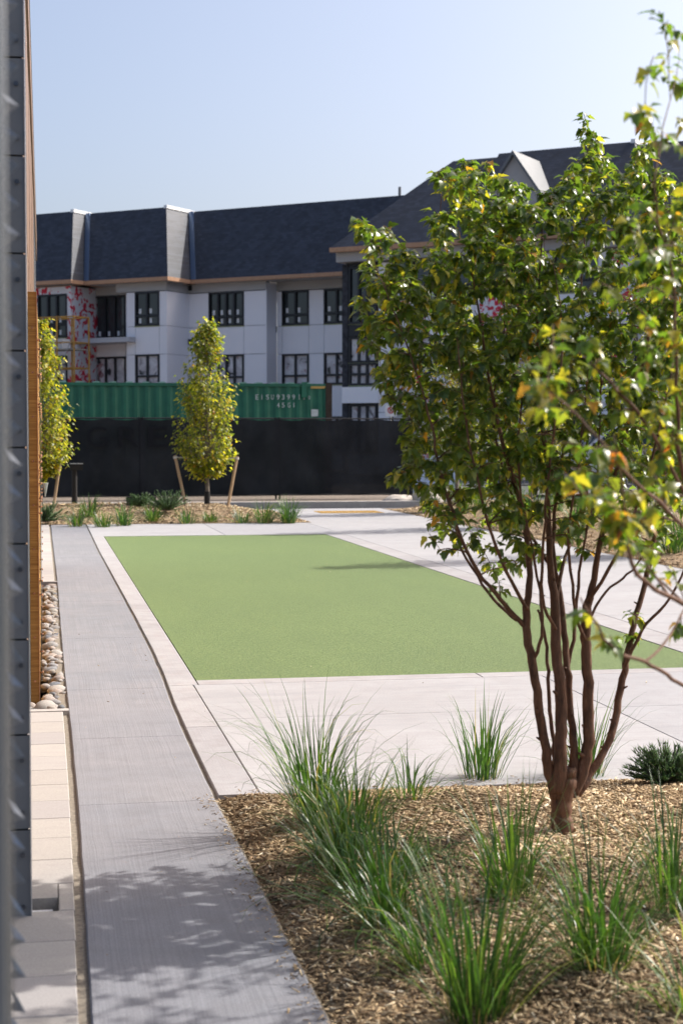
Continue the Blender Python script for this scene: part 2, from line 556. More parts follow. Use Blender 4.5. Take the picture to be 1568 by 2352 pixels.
# brushed grey path: edges wander a little as in the photograph
LE = [(117, 1212), (130, 1325), (138, 1440), (148, 1560), (155, 1620), (163, 1700), (175, 1830), (187, 2000), (196, 2150), (206, 2352)]
RE = [(197, 1205), (225, 1265), (260, 1330), (308, 1420), (344, 1490), (372, 1555), (395, 1620), (430, 1700), (487, 1822), (560, 1960), (660, 2160), (760, 2352)]
def edge_fn(pts, default):
    q = sorted([(ground(x, y).y, ground(x, y).x) for x, y in pts])
    Ys = np.array([a for a, b in q]); Xs = np.array([b for a, b in q])
    return lambda y: float(np.interp(y, Ys, Xs))
fL, fR = edge_fn(LE, XL), edge_fn(RE, XR)
m = MB(); m.box(-.06, XB - .002, 1.2, YBACK, -.127, -.075)
path = struct(m.build('path', M['sand_joint']))
pj = [1.3, 3.2, 6.27, 7.68, 9.2, 11.6, 14.3, 17.2, 20.2, 23.4, YBACK]
for i in range(len(pj) - 1):
    y0, y1 = pj[i] + .0012, pj[i+1] - .0012
    n = max(3, int((y1 - y0) / .25)); mm = MB(); top = []; L = []; R = []
    for k in range(n + 1):
        y = y0 + (y1 - y0) * k / n
        jl = .004 * mnoise.noise((y * 7, 1, 0)); jr = .006 * mnoise.noise((y * 6, 9, 0))
        L.append((fL(y) + jl + .004, y)); R.append((fR(y) + jr, y))
    for k in range(n + 1):
        (xl, y), (xr, _) = L[k], R[k]
        mm.v += [(xl, y, -.10), (xl, y, -.005), (xl + .005, y, 0), (xr - .005, y, 0), (xr, y, -.005), (xr, y, -.10)]
    for k in range(n):
        b = k * 6
        for q in range(5):
            mm.f.append((b + q, b + q + 1, b + 6 + q + 1, b + 6 + q)[::-1])
    mm.f.append((0, 1, 2, 3, 4, 5)); e = n * 6; mm.f.append((e+5, e+4, e+3, e+2, e+1, e))
    mm.build('slab', M['concrete_path'], path)
for x0, x1, y0, y1, mm in rects:
    if x0 != XB:
        rect_slab(x0, x1, y0, y1, 0.0).build('slab', M[mm], pav); continue
    n = max(2, int((y1 - y0) / .25)); q = MB(); xr = x1 - .0018
    for k in range(n + 1):
        y = y0 + .003 + (y1 - y0 - .006) * k / n; xl = fR(y) + .019 + .003 * mnoise.noise((y * 8, 2, 5))
        q.v += [(xl, y, -.128), (xl, y, -.004), (xl + .004, y, 0), (xr - .004, y, 0), (xr, y, -.004), (xr, y, -.128)]
    for k in range(n):
        b = k * 6
        for r in range(5): q.f.append((b + r, b + r + 1, b + 6 + r + 1, b + 6 + r)[::-1])
    q.f.append((0, 1, 2, 3, 4, 5)); e = n * 6; q.f.append((e+5, e+4, e+3, e+2, e+1, e))
    q.build('slab', M[mm], pav)
# sand in the joint right and left of the path (ragged)
sj = MB()
for side in (0, 1):
    n = 240; b = len(sj.v)
    for k in range(n + 1):
        y = 1.3 + (27.2 - 1.3) * k / n
        if side == 0:
            a, c = fL(y) - .045, fL(y) + .012
        else:
            a, c = fR(y) - .012, fR(y) + .03
            if y < YBED: c = fR(y) + .01
        z = -.016 + .006 * mnoise.noise((y * 5, side * 4, 2))
        sj.v += [(a, y, z), (c, y, z + .002)]
    for k in range(n):
        q = b + k * 2
        sj.f.append((q, q + 1, q + 3, q + 2))
tag(sj.build('joint_sand', M['sand_joint'], path), kind='stuff')

# paver strip beside the wall
YG0, YG1 = 8.55, 16.3      # stone bed between the two runs of pavers
m = MB(); m.box(-.30, .02, 1.2, YBACK, -.126, -.09)
pst = struct(m.build('paver_strip', M['sand_joint']))
step = .3; k = 0
y = 8.45
while y > 1.4:
    y0, y1 = y - step, y
    xe = min(fL(y0), fL(y1)) - .024
    if y0 < 4.86 < y1:
        z1 = .004
        mm = rect_slab(.034, xe, y0, y1, z1, -.09, .0015, .003)
        for (a, b, c, d) in ((-.30, .034, y0, 4.83), (-.30, .034, 4.99, y1), (-.30, -.12, 4.83, 4.99)):
            if d - c > .02:
                q = rect_slab(a, b, c, d, z1, -.09, .0002, .0001); off = len(mm.v)
                mm.v += q.v; mm.f += [tuple(i + off for i in f) for f in q.f]
        mm.build('paver', M['paver_stone'], pst)
    else:
        rect_slab(-.30, xe, y0, y1, .004 + .002 * random.random(), -.09, .0015, .003).build('paver', M['paver_stone'], pst)
    y -= step
y = YG1 + .03
while y < YBACK - .1:
    y1 = min(y + step, YBACK)
    rect_slab(-.30, min(fL(y), fL(y1)) - .022, y, y1, .004, -.09, .0015, .003).build('paver', M['paver_stone'], pst)
    y += step
for yy in (8.455, YG1 - .04):
    e = MB(); e.box(-.30, fL(yy) + .005, yy, yy + .07, -.09, .008); e.build('edging', M['concrete_curb'], pst)

# river stones
m = MB(); m.box(-.30, fL(12) - .005, YG0 - .03, YG1 - .045, -.125, -.075)
gb = struct(m.build('stone_bed', M['dirt']))
def stone_mesh(seed):
    bm = bmesh.new(); bmesh.ops.create_icosphere(bm, subdivisions=2, radius=1)
    r = random.Random(seed); sx, sy, sz = r.uniform(.8, 1.1), r.uniform(.75, 1.35), r.uniform(.55, .8)
    for v in bm.verts:
        d = 1 + .22 * mnoise.noise(v.co * 1.1 + Vector((seed * 3.1, 0, 0))) + .08 * mnoise.noise(v.co * 2.7 + Vector((0, seed * 5.3, 0)))
        v.co = Vector((v.co.x * sx * d, v.co.y * sy * d, v.co.z * sz * d))
    me = bpy.data.meshes.new('stone'); bm.to_mesh(me); bm.free()
    me.polygons.foreach_set('use_smooth', [True] * len(me.polygons)); me.materials.append(M['river_stone'])
    return me
SM = [stone_mesh(i) for i in range(10)]
placed = []; tries = 0
while len(placed) < 290 and tries < 9000:
    tries += 1
    y = YG0 + .03 + (YG1 - YG0 - .14) * random.random() ** 1.15
    x = random.uniform(-.13, fL(y) - .012)
    s = random.uniform(.024, .052) if len(placed) < 170 else random.uniform(.014, .03)
    x = min(x, fL(y) - s * .8)
    if -.085 - s < x < -.03 + s and y > 8.86: continue   # foot of the play panel
    z = -.075 + s * .55 + random.uniform(0, .03)
    zz = z; ok = True
    for (a, b, c, r) in placed:
        d2 = (x - a) ** 2 + (y - b) ** 2
        if d2 < (.82 * (s + r)) ** 2:
            zz = max(zz, c + math.sqrt(max(0, (.8 * (s + r)) ** 2 - d2)) * .75)
    if zz > -.01: continue
    placed.append((x, y, zz, s))
for (x, y, z, s) in placed:
    mw = Matrix.Translation((x, y, z)) @ Matrix.Rotation(random.uniform(0, 6.28), 4, 'Z') @ Matrix.Rotation(random.uniform(-.3, .3), 4, 'X') @ Matrix.Scale(s, 4)
    inst('stone', random.choice(SM), gb, mw)

# ------------------------------------------------------------------ mulch beds
def smooth01(t): t = max(0, min(1, t)); return t * t * (3 - 2 * t)
def mound_front(x, y):
    d = min(x - fR(min(max(y, 1.5), 6.3)), YBED - y)
    z = .10 * smooth01(d / .75) + .03 * smooth01(d / .1) - .028
    return z + .018 * mnoise.noise((x * 2.3, y * 2.3, 0)) * smooth01(d / .2) + .008 * mnoise.noise((x * 9, y * 9, 3)) * smooth01(d / .1)
def mound_back(x, y):
    d = min(4.5 - x, y - YBACK, 32.6 - y)
    return .20 * smooth01(d / 1.6) + .02 * mnoise.noise((x * 1.5, y * 1.5, 5)) * smooth01(d / .3) + .004
def mound_right(x, y):
    d = min(x - XBED, 32.6 - y, y - 12, 13 - x)
    return .22 * smooth01(d / 1.5) + .03 * mnoise.noise((x * 1.5, y * 1.5, 8)) * smooth01(d / .3) + .004
def bed(name, fn, xr, yr, nx, ny, clampx=None):
    m = MB()
    for j in range(ny + 1):
        y = yr[0] + (yr[1] - yr[0]) * j / ny
        for i in range(nx + 1):
            x0 = xr[0] if clampx is None else clampx(y)
            x = x0 + (xr[1] - x0) * (i / nx) ** 1.3
            m.v.append((x, y, fn(x, y)))
    for j in range(ny):
        for i in range(nx):
            a = j * (nx + 1) + i
            m.f.append((a, a + 1, a + nx + 2, a + nx + 1))
    m.sm = True
    return struct(m.build(name, M['mulch_ground']))
bed_front = bed('planting_bed', mound_front, (XR, 9.0), (.3, YBED), 90, 80, lambda y: fR(min(max(y, 1.5), 6.3)) + .004)
bed_back = bed('planting_bed', mound_back, (-4, 4.5), (YBACK, 32.6), 70, 40)
bed_right = bed('planting_bed', mound_right, (XBED, 13), (12, 32.6), 50, 90)

CHIP_V = [(-.5, -.5, 0), (.5, -.5, 0), (.62, .5, 0), (-.4, .5, 0), (-.4, -.45, 1), (.42, -.5, 1), (.4, .45, 1), (-.35, .4, 1)]
CHIP_F = []
for a, b, c, d in ((3, 2, 1, 0), (4, 5, 6, 7), (0, 1, 5, 4), (1, 2, 6, 5), (2, 3, 7, 6), (3, 0, 4, 7)):
    CHIP_F += [(a, b, c), (a, c, d)]
def chips(name, parent, pts, lmin, lmax, fn):
    N = len(pts)
    z = np.array([fn(x, y) for x, y in pts])
    off = np.column_stack([pts, z + rng.uniform(-.002, .010, N)])
    L = rng.uniform(lmin, lmax, N) * rng.choice([.6, 1, 1, 1.6], N); Wd = L * rng.uniform(.10, .26, N); T = np.minimum(Wd * .5, .005)
    az = rng.uniform(0, 2 * np.pi, N); el = rng.normal(0, .28, N)
    yx = np.column_stack([np.cos(az) * np.cos(el), np.sin(az) * np.cos(el), np.sin(el)])
    zx = np.column_stack([rng.normal(0, .35, N), rng.normal(0, .35, N), np.ones(N)])
    R = rot_from(yx, zx) * np.stack([Wd, L, T], 1)[:, None, :]
    pal = np.array([(.47, .355, .215), (.385, .28, .165), (.26, .18, .105), (.57, .46, .305), (.12, .082, .05), (.66, .57, .42)])
    c = pal[rng.choice(6, N, p=[.28, .27, .20, .12, .09, .04])] * rng.uniform(.8, 1.15, (N, 1)) * np.array([.72 + .5 * smooth01(.5 + 1.4 * mnoise.noise((x * 1.9, y * 1.9, 12))) for x, y in pts])[:, None]
    me = scatter_mesh(name, CHIP_V, CHIP_F, R, off, c, M['mulch_chip'])
    o = bpy.data.objects.new(name, me); COL.objects.link(o); o.parent = parent
    return tag(o, kind='stuff')
N = 95000
yy = 3.2 + (YBED - .01 - 3.2) * rng.random(N)
lo = np.array([fR(min(max(v, 1.5), 6.3)) for v in yy])
hi = np.where(yy > 3.7, 1.25 + yy * .40, 2.2)
xx = lo + .004 + (hi - lo) * rng.random(N) ** 1.08
keep = (xx > lo + .006)
chips('mulch_chips', bed_front, np.column_stack([xx, yy])[keep], .009, .027, mound_front)
N = 9000
chips('mulch_chips', bed_back, np.column_stack([rng.uniform(-1.2, 4.45, N), YBACK + .02 + 4.6 * rng.random(N) ** 1.3]), .03, .09, mound_back)
N = 5000
chips('mulch_chips', bed_right, np.column_stack([XBED + .03 + 2.2 * rng.random(N) ** 1.5, rng.uniform(14, 32, N)]), .03, .09, mound_right)
# stray bits of litter on the paving and the turf
N = 110
lx = rng.uniform(.8, 5, N); ly = rng.uniform(6.5, 24, N)
lx[:40] = rng.uniform(.15, .66, 40); ly[:40] = rng.uniform(4, 12, 40)
chips('litter', pav, np.column_stack([lx, ly]), .005, .013, lambda x, y: .001)

# mulch spilled over the bed's edges onto the paving
N = 420
sy = rng.uniform(3.6, YBED, N); sx = np.array([fR(min(max(v, 1.5), 6.3)) for v in sy]) - np.abs(rng.normal(0, .035, N))
N2 = 260
sx2 = rng.uniform(.72, 3.6, N2); sy2 = YBED + np.abs(rng.normal(0, .05, N2))
chips('spilled_mulch', pav, np.column_stack([np.concatenate([sx, sx2]), np.concatenate([sy, sy2])]), .005, .016, lambda x, y: .001)

# ================================================================== LEFT SIDE: BUILDING WALL, SCREEN, PLAY PANEL
bl = thing('clubhouse_building', (-.09, 5.2, 0), 'long low building wall clad in brown and steel sheets along the paver strip', 'building')
m = MB(); m.box(-6, -.10, 5.2, 25, -.12, 4.30); m.build('wall', M['steel_dark'], bl)
yy0 = 5.2; i = 0
while yy0 < 24.9:
    y1 = min(yy0 + 1.22, 25)
    mat_ = M['cladding_brown'] if yy0 < 18.5 else M['cladding_steel']
    for z0, z1 in ((-.10, 1.1), (1.1, 2.6), (2.6, 4.1)):
        q = MB(); q.box(-.098, -.085 - .002 * ((i + int(z0)) % 2), yy0 + .006, y1 - .006, z0 + .006, z1 - .006)
        q.build('cladding_panel', mat_, bl)
    yy0 = y1; i += 1
q = MB(); q.box(-6.1, -.070, 5.1, 25.1, 4.105, 4.42); q.build('fascia', M['cladding_brown'], bl)
q = MB(); q.box(-6.1, -.066, 5.05, 25.15, 4.422, 4.47); q.build('coping', M['steel_dark'], bl)

# bolted steel post
ps = thing('steel_post', (-.05, 4.85, 0), 'dark grey steel post of bolted plates standing in a notched paver', 'post')
q = MB(); q.box(-.28, -.052, 4.83, 4.94, -.08, 2.75); q.build('core', M['steel_dark'], ps)
z = -.02; k = 0
while z < 2.6:
    q = MB(); q.box(-.285, -.046, 4.812, 4.829, z + .003, z + .277); pl = q.build('plate', M['steel_dark'], ps)
    for bz in (.05, .205):
        c = Vector((-.068, 4.812, z + bz)); b = MB()
        b.prism([c + Vector((.0075 * math.cos(t * 1.0472), 0, .0075 * math.sin(t * 1.0472))) for t in range(6)], (0, -.007, 0))
        b.build('bolt', M['bolt_metal'], pl)
    z += .28
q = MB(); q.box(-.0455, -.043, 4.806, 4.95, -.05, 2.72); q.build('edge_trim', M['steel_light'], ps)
bxp = MB(); bxp.box(-.10, .018, 4.85, 4.955, -.085, -.022); tag(bxp.build('junction_box', M['white_plastic']), 'white box sunk in the paver notch beside the steel post', 'box')

# near screen with folded flaps
sc = thing('metal_screen', (-.2, 1.25, 0), 'grey sheet metal screen with a column of folded pointed flaps', 'screen')
q = MB(); q.box(-.9, -.0290, 1.20, 1.26, -.1, 3.2); q.build('cover_sheet', M['steel_grey'], sc)
q = MB()
q.tube([(-.0285, 1.24, -.1), (-.0285, 1.24, 3.2)], .003, 8); q.build('edge_bead', M['steel_grey'], sc, True)
q = MB(); q.box(-.30, -.056, 2.62, 2.64, -.1, 3.2); q.build('backing_strip', M['steel_dark'], sc)
for k in range(62):
    zc = .02 + k * .05
    h = .024; f = MB()
    a = Vector((-.062, 2.60, zc - h)); b = Vector((-.062, 2.60, zc + h)); t = Vector((-.0335, 2.55 + .012 * math.sin(k * 1.7), zc - .006 + .004 * math.sin(k * 2.3)))
    mid = Vector((-.05, 2.572, zc))
    n_ = Vector((.0012, -.0016, 0))
    f.v = [tuple(p) for p in (a, t, b, mid)] + [tuple(p + n_) for p in (a, t, b, mid)]
    f.f = [(0, 1, 3), (1, 2, 3), (4, 7, 5), (5, 7, 6), (0, 4, 5, 1), (1, 5, 6, 2), (2, 6, 7, 3), (3, 7, 4, 0)]
    f.build('flap', M['steel_light'], sc)

# plinko-like play panel
pp = thing('play_panel', (-.04, 8.9, -.06), 'upright wood grain play panel with clear cover and brass pegs beside river stones', 'play panel')
zt = ground(80, 1590).z
ztop = onY(75, 670, 8.9).z
q = MB(); q.box(-.075, -.028, 8.9, 15.8, -.075, ztop); q.build('board', M['wood_laminate'], pp)
q = MB(); q.box(-.0295, -.0260, 8.893, 8.91, -.07, ztop + .002); q.build('edge_strip', M['fascia_wood'], pp)
for k in range(9):
    c = Vector((-.052, 8.9, .10 + k * .238)); b = MB()
    b.prism([c + Vector((.006 * math.cos(t * .785), 0, .006 * math.sin(t * .785))) for t in range(8)], (0, -.003, 0)); b.build('screw', M['bolt_brass'], pp)
q = MB(); q.box(-.0170, -.0140, 9.0, 15.7, .08, 2.05); q.build('clear_cover', M['acrylic'], pp)
pegs = [(9.1 + .9 * i, z_) for i in range(8) for z_ in (.12, .55, 1.0, 1.6, 1.95)] + \
       [(10 + 5 * i / 21., 1.05 + .55 * math.sin(i * .4) * .3 + .02 * i) for i in range(22)] + \
       [(9.6 + 5.6 * i / 18., 1.78 + .01 * i) for i in range(19)]
for (y_, z_) in pegs:
    b = MB(); b.tube([(-.0285, y_, z_), (-.0105, y_, z_)], .006, 6); b.tube([(-.0105, y_, z_), (-.007, y_, z_)], [.010, .006], 8)
    b.build('peg', M['bolt_brass'], pp)
fn_ = MB()
fz = onY(102, 1110, 14.5).z; fz2 = onY(102, 1141, 14.5).z
for rr, r2, zz in ((.026, .003, 0),):
    fn_.tube([(.016, 14.5, fz), (.016, 14.5, fz2)], [rr, r2], 14); 
fn_.tube([(.016, 14.5, fz + .004), (.016, 14.5, fz - .004)], .028, 14)
fn_.box(-.028, .016, 14.49, 14.51, fz - .03, fz - .02)
fn_.build('funnel', M['steel_light'], pp)

# ================================================================== FAR BUILDING
CU = math.cos(math.radians(28)); SU = math.sin(math.radians(28))
U = RV * CU - FV * SU
NO = -(RV * SU + FV * CU)
P0 = at_depth(515, 1012, 81); P0.z = 0
def bp(a, o, z): 
    p = P0 + U * a + NO * o; return Vector((p.x, p.y, z))
def hit(px, py, o): return on_plane(px, py, P0 + NO * o, NO)
def aof(px, o, py=760): return (hit(px, py, o) - P0).dot(U)
def zof(px, py, o): return hit(px, py, o).z
bd = thing('apartment_building', bp(0, 0, 0), 'three storey white panelled apartment building under construction with dark shingle roof', 'building')
oC, oD, oB, oR, oWp = 0.0, -1.0, 2.0, .9, 3.0
z3t, z3b, z2t, z2b = zof(678, 668, oD), zof(678, 742, oD), zof(678, 813, oD), zof(760, 884, oD)
ST = z3t - z2t
z1t, z1b = z2t - ST, z2b - ST
zE = zof(515, 646, .55)           # eave
zT = zof(515, 481, -2.0)          # top of the steep roof
ROWS = [0, z1b, z1t, z2b, z2t, z3b - .12, z3t, zE - .45]

def bbox(m, a0, a1, o0, o1, z0, z1):
    m.hexa([bp(a0, o1, z0), bp(a1, o1, z0), bp(a1, o0, z0), bp(a0, o0, z0), bp(a0, o1, z1), bp(a1, o1, z1), bp(a1, o0, z1), bp(a0, o0, z1)]); return m
def window(a0, a1, z0, z1, o, cols=2, transom=.28, patterned=False, parent=None, sticker=True, ftop=0.0):
    fr = MB(); w = .085
    bbox(fr, a0, a1, o - .12, o + .05, z0, z0 + w); bbox(fr, a0, a1, o - .12, o + .05, z1 - w - ftop, z1)
    bbox(fr, a0, a0 + w, o - .12, o + .048, z0 + w, z1 - w); bbox(fr, a1 - w, a1, o - .12, o + .048, z0 + w, z1 - w)
    cw = (a1 - a0 - 2 * w) / cols
    for i in range(1, cols):
        bbox(fr, a0 + w + cw * i - .05, a0 + w + cw * i + .05, o - .12, o + .044, z0 + w, z1 - w)
    zt_ = z0 + (z1 - z0) * transom if transom else None
    if zt_: bbox(fr, a0 + w, a1 - w, o - .12, o + .04, zt_ - .05, zt_ + .05)
    wo = fr.build('window', M['frame_dark'], parent)
    for i in range(cols):
        for (p, q) in (((z0 + w, zt_ - .05), (zt_ + .05, z1 - w - ftop)) if zt_ else ((z0 + w, z1 - w - ftop),)):
            g_ = MB(); bbox(g_, a0 + w + cw * i + .02, a0 + w + cw * (i + 1) - .02, o - .10, o - .06, p, q)
            mt_ = M['patterned_glass'] if patterned else M['window_glass']
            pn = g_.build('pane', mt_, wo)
            if sticker and not patterned:
                s_ = MB(); sa = a0 + w + cw * i + .10; bbox(s_, sa, sa + .14, o - .06, o - .055, p + .06, p + .30); s_.build('sticker', M['sign_white'], wo)
    tr = MB(); bbox(tr, a0 - .04, a1 + .04, o - .02, o + .03, z0 - .05, z0 - .003); tr.build('sill', M['trim_green'], wo)
    return wo
def facade(o, a0, a1, wins, mat_='panel_white', rows=ROWS, depth=.45, core=True):
    """panels between the joints; wins = [(a0,a1,z0,z1)]"""
    if core:
        c = MB(); bbox(c, a0 + .01, a1 - .01, o - depth, o - .13, 0, zE - .1); c.build('wall', M['wall_joint'], bd)
    A = sorted(set([round(a0, 3), round(a1, 3)] + [round(x, 3) for w in wins for x in w[:2]]))
    A = [x for x in A if a0 - .001 <= x <= a1 + .001]
    for i in range(len(A) - 1):
        for j in range(len(rows) - 1):
            ca, cz = (A[i] + A[i+1]) / 2, (rows[j] + rows[j+1]) / 2
            if any(w[0] < ca < w[1] and w[2] < cz < w[3] for w in wins): continue
            if A[i+1] - A[i] < .05: continue
            p = MB(); bbox(p, A[i] + .012, A[i+1] - .012, o - .128, o, rows[j] + .012, rows[j+1] - .012)
            p.build('wall_panel', M[mat_], bd)
def wset(pxl, pxr, o, floors=(3, 2, 1), cols=2, transom=.3):
    a0, a1 = aof(pxl, o, 710), aof(pxr, o, 710); out = []
    for f in floors:
        z0, z1 = {3: (z3b - .12, z3t), 2: (z2b, z2t), 1: (z1b, z1t)}[f]
        out.append((a0, a1, z0, z1))
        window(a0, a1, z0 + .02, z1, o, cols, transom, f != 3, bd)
    return out
# C block
aC0, aC1 = aof(423, oC), aof(612, oC)
facade(oC, aC0, aC1, wset(480, 560, oC, cols=4, transom=.27))
# D recess up to the wing
aD0, aD1 = aC1, aof(800, oD)
facade(oD, aD0, aD1, wset(648, 709, oD) + wset(744, 803, oD, cols=2))
p = MB(); bbox(p, aC1 - .05, aC1 + .001, oD, oC - .002, 0, zE - .1); p.build('return_wall', M['panel_white'], bd)
# B block and its return
aB0, aB1 = aof(291, oB), aof(383, oB)
facade(oB, aB0, aB1, wset(311, 366, oB))
for zz0, zz1 in zip(ROWS[:-1], ROWS[1:]):
    p = MB(); bbox(p, aB1 - .06, aB1 + .004, oC - .2, oB - .01, zz0 + .01, zz1 - .01); p.build('wall_panel', M['panel_white'], bd)
p = MB(); bbox(p, aB1 - .5, aB1 - .07, oC - .4, oB - .5, 0, zE - .1); p.build('return_wall', M['wall_joint'], bd)
# vents on the walls
for (px, py, o) in ((412, 783, oC), (443, 783, oC), (620, 875, oD)):
    pass
for (px, py) in ((438, 785), (428.5, 785), (436, 662)):
    h = hit(px, py, oC); a = (h - P0).dot(U); v = MB(); bbox(v, a - .18, a + .16, oC, oC + .10, h.z - .13, h.z + .12); v.build('vent', M['frame_dark'], bd)
h = hit(628, 757, oD); a = (h - P0).dot(U); v = MB(); bbox(v, a - .1, a + .2, oD, oD + .1, h.z - .15, h.z + .15); v.build('vent', M['pipe_grey'], bd)
# R recess with balconies and sliding doors
aR0, aR1 = aof(203, oR), aB0
da0, da1 = aof(219, oR), aof(291, oR, 730) - .05
dws = []
for zt_, zb_ in ((z3t, zof(255, 778, oR)), (z2t, zof(255, 778, oR) - ST), (z1t, zof(255, 778, oR) - 2 * ST)):
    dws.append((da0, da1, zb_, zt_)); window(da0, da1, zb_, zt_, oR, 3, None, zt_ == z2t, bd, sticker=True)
rr = sorted(set([0, zE - .45] + [round(z, 3) for w in dws for z in w[2:]]))
rr = [z for z in rr if z >= 0]
facade(oR, aR0, aR1, dws, rows=rr)
for lv in (0, 1):
    zb_ = dws[lv][2]
    s_ = MB(); bbox(s_, aR0 - .3, aR1 + .55, oR + .002, oB + .55, zb_ - .30, zb_ - .06); s_.build('balcony', M['panel_grey'], bd)
# W block in house wrap
aW0, aW1 = aof(40, oWp), aof(164, oWp)
ww = []
for f in (3, 2, 1):
    z0, z1 = {3: (z3b - .6, z3t), 2: (z2b - .6, z2t), 1: (max(.3, z1b - .6), z1t)}[f]
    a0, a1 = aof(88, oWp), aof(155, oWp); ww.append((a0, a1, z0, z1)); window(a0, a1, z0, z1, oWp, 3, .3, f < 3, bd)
rr = sorted(set([0, zE - .1] + [round(z, 3) for w in ww for z in w[2:]]))
facade(oWp, aW0, aW1, ww, 'house_wrap', rr)
p = MB(); bbox(p, aW1 - .3, aW1 + .003, oR - .3, oWp - .003, 0, zE - .1); p.build('return_wall', M['house_wrap'], bd)
# frieze + fascia boards
for (a0, a1, o) in ((aR0, aR1 - .6, oR), (aR1 - .6, aB1, oB), (aC0, aC1, oC), (aC1, aD1, oD)):
    f = MB(); bbox(f, a0 + .006, a1 - .006, o - .3, o + .035, zE - .44, zE - .02); f.build('frieze', M['frieze_grey'], bd)
f = MB(); bbox(f, aB1 - .3, aB1 + .03, oC + .04, oB - .02, zE - .44, zE - .02); f.build('frieze', M['frieze_grey'], bd)

S1, S2 = 2.5, 1.75
def mansard(a0, a1, o, z0, z1, s1, s2, s0=0.0, depth=12, cap=True, th=.16):
    """steep shingle roof; right end sloped by s2, left end by s0"""
    r = MB()
    r.hexa([bp(a0, o, z0 + th), bp(a1, o, z0 + th), bp(a1, o - depth, z0 + th), bp(a0, o - depth, z0 + th),
            bp(a0 + s0, o - s1, z1), bp(a1 - s2, o - s1, z1), bp(a1 - s2, o - depth, z1), bp(a0 + s0, o - depth, z1)])
    ro = r.build('roof', M['roof_shingle'], bd)
    f = MB(); bbox(f, a0, a1 + .02, o - .2, o + .03, z0 - .03, z0 + th - .004); f.build('fascia', M['fascia_wood'], ro)
    f = MB(); bbox(f, a1 - .2, a1 + .03, o - depth, o - .203, z0 - .03, z0 + th - .004); f.build('fascia', M['fascia_wood'], ro)
    f = MB(); bbox(f, a0 + .1, a1 - .25, o - depth, o - .22, z0 - .02, z0 + .06); f.build('soffit', M['frieze_grey'], ro)
    if cap and s2:
        f = MB(); bbox(f, a1 - s2 - .12, a1 - s2 + .08, o - s1 - 5, o - s1 + .06, z1 - .06, z1 + .10); f.build('ridge_cap', M['coping_white'], ro)
    return ro
mansard(aC0 - 2.5, aD1 + 8, oC + .55, zE, zT, S1, 0)
mansard(aR0 - 2.5, aB1 + .45, oB + .55, zE, zT, S1, S2)
mansard(aW0 - 20, aW1 + .45, oWp + .55, zE, zT, S1, S2)
for (a1, o, o2) in ((aB1 + .45, oB, oC), (aW1 + .45, oWp, oB)):      # metal valleys right of each projecting block
    k = (o + .55 - (o2 + .55)); v = MB()
    q0 = bp(a1 + .04, o2 + .58, zE + .17); q1 = bp(a1 - S2 + .04, o2 + .58 - S1, zT + .02)
    v.hexa([q0, q0 + U * .28, q0 + U * .28 - NO * .1, q0 - NO * .1, q1, q1 + U * .28, q1 + U * .28 - NO * .1, q1 - NO * .1])
    v.build('valley_flashing', M['flashing_blue'], bd)
vp_ = MB(); c = bp(aof(917, -2.2), -2.2, zT); vp_.tube([c - Vector((0, 0, .2)), c + Vector((0, 0, .45))], .07, 8); vp_.build('vent_pipe', M['pipe_grey'], bd)
vp_ = MB(); c = bp(aof(222, -1.5), -1.0, zT); vp_.tube([c - Vector((0, 0, .2)), c + Vector((0, 0, .2))], .06, 8); vp_.build('vent_pipe', M['pipe_grey'], bd)

# wing (nearer, to the right)
rE = ray(757, 578); dW = (zE - CAMH) / (rE.z / rE.dot(FV)); pE = CP + rE * (dW / rE.dot(FV))
oE = (pE - P0).dot(NO); aE = (pE - P0).dot(U); oW = oE - .75
best = None
for s in np.linspace(2, 9, 141):
    r_ = ray(1040, 370); q = bp(aE + s, oE - s, 0); k = (q - CP).dot(NO) / 1.0
    h = on_plane(1040, 370, q, NO); err = abs((h - P0).dot(U) - (aE + s))
    if best is None or err < best[0]: best = (err, s, h.z)
sW, zTW = best[1], best[2]
aX0 = aof(788, oW, 740); aX1 = aX0 + 34
c = MB(); bbox(c, aX0 + .05, aX1, oW - 14, oW - .15, 0, zE - .1); c.build('wall', M['wall_joint'], bd)
p = MB(); bbox(p, aX0 - .02, aof(800, oW), oW - .4, oW + .06, 0, zE - .5); p.build('stone_pier', M['stone_dark'], bd)
soff = MB(); bbox(soff, aof(770, oW + .5, 590), aX1, oW - 1, oW + .45, zE - .42, zE - .03); soff.build('soffit_band', M['frieze_grey'], bd)
b0, b1 = aof(801, oW), aof(866, oW)
zc = [zof(833, y_, oW) for y_ in (885, 866, 834, 790, 762, 745, 722, 700, 668, 612)]
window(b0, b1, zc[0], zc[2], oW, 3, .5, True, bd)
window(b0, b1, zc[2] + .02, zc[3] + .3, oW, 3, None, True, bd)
sp = MB(); bbox(sp, b0, b1, oW - .12, oW + .03, zc[3] + .33, zc[5]); sp.build('spandrel', M['frame_dark'], bd)
window(b0, b1, zc[5] + .02, zc[7], oW, 3, .5, False, bd, False)
window(b0, b1, zc[7] + .02, zc[9], oW, 3, None, False, bd, False)
sp = MB(); bbox(sp, b0, b1, oW - .12, oW + .02, zc[9] + .02, zE - .45); sp.build('spandrel', M['frame_dark'], bd)
zb1, zb0 = zof(833, 889, oW), zof(833, 926, oW)
sp = MB(); bbox(sp, aof(785, oW + .25), aof(868, oW + .25), oW - .1, oW + .25, zb0, zb1); sp.build('spandrel', M['panel_white'], bd)
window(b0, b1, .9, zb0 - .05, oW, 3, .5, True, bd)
sp = MB(); bbox(sp, b0, b1, oW - .12, oW + .02, 0, .85); sp.build('spandrel', M['panel_white'], bd)
aw = b1 + .05; wl_ = []
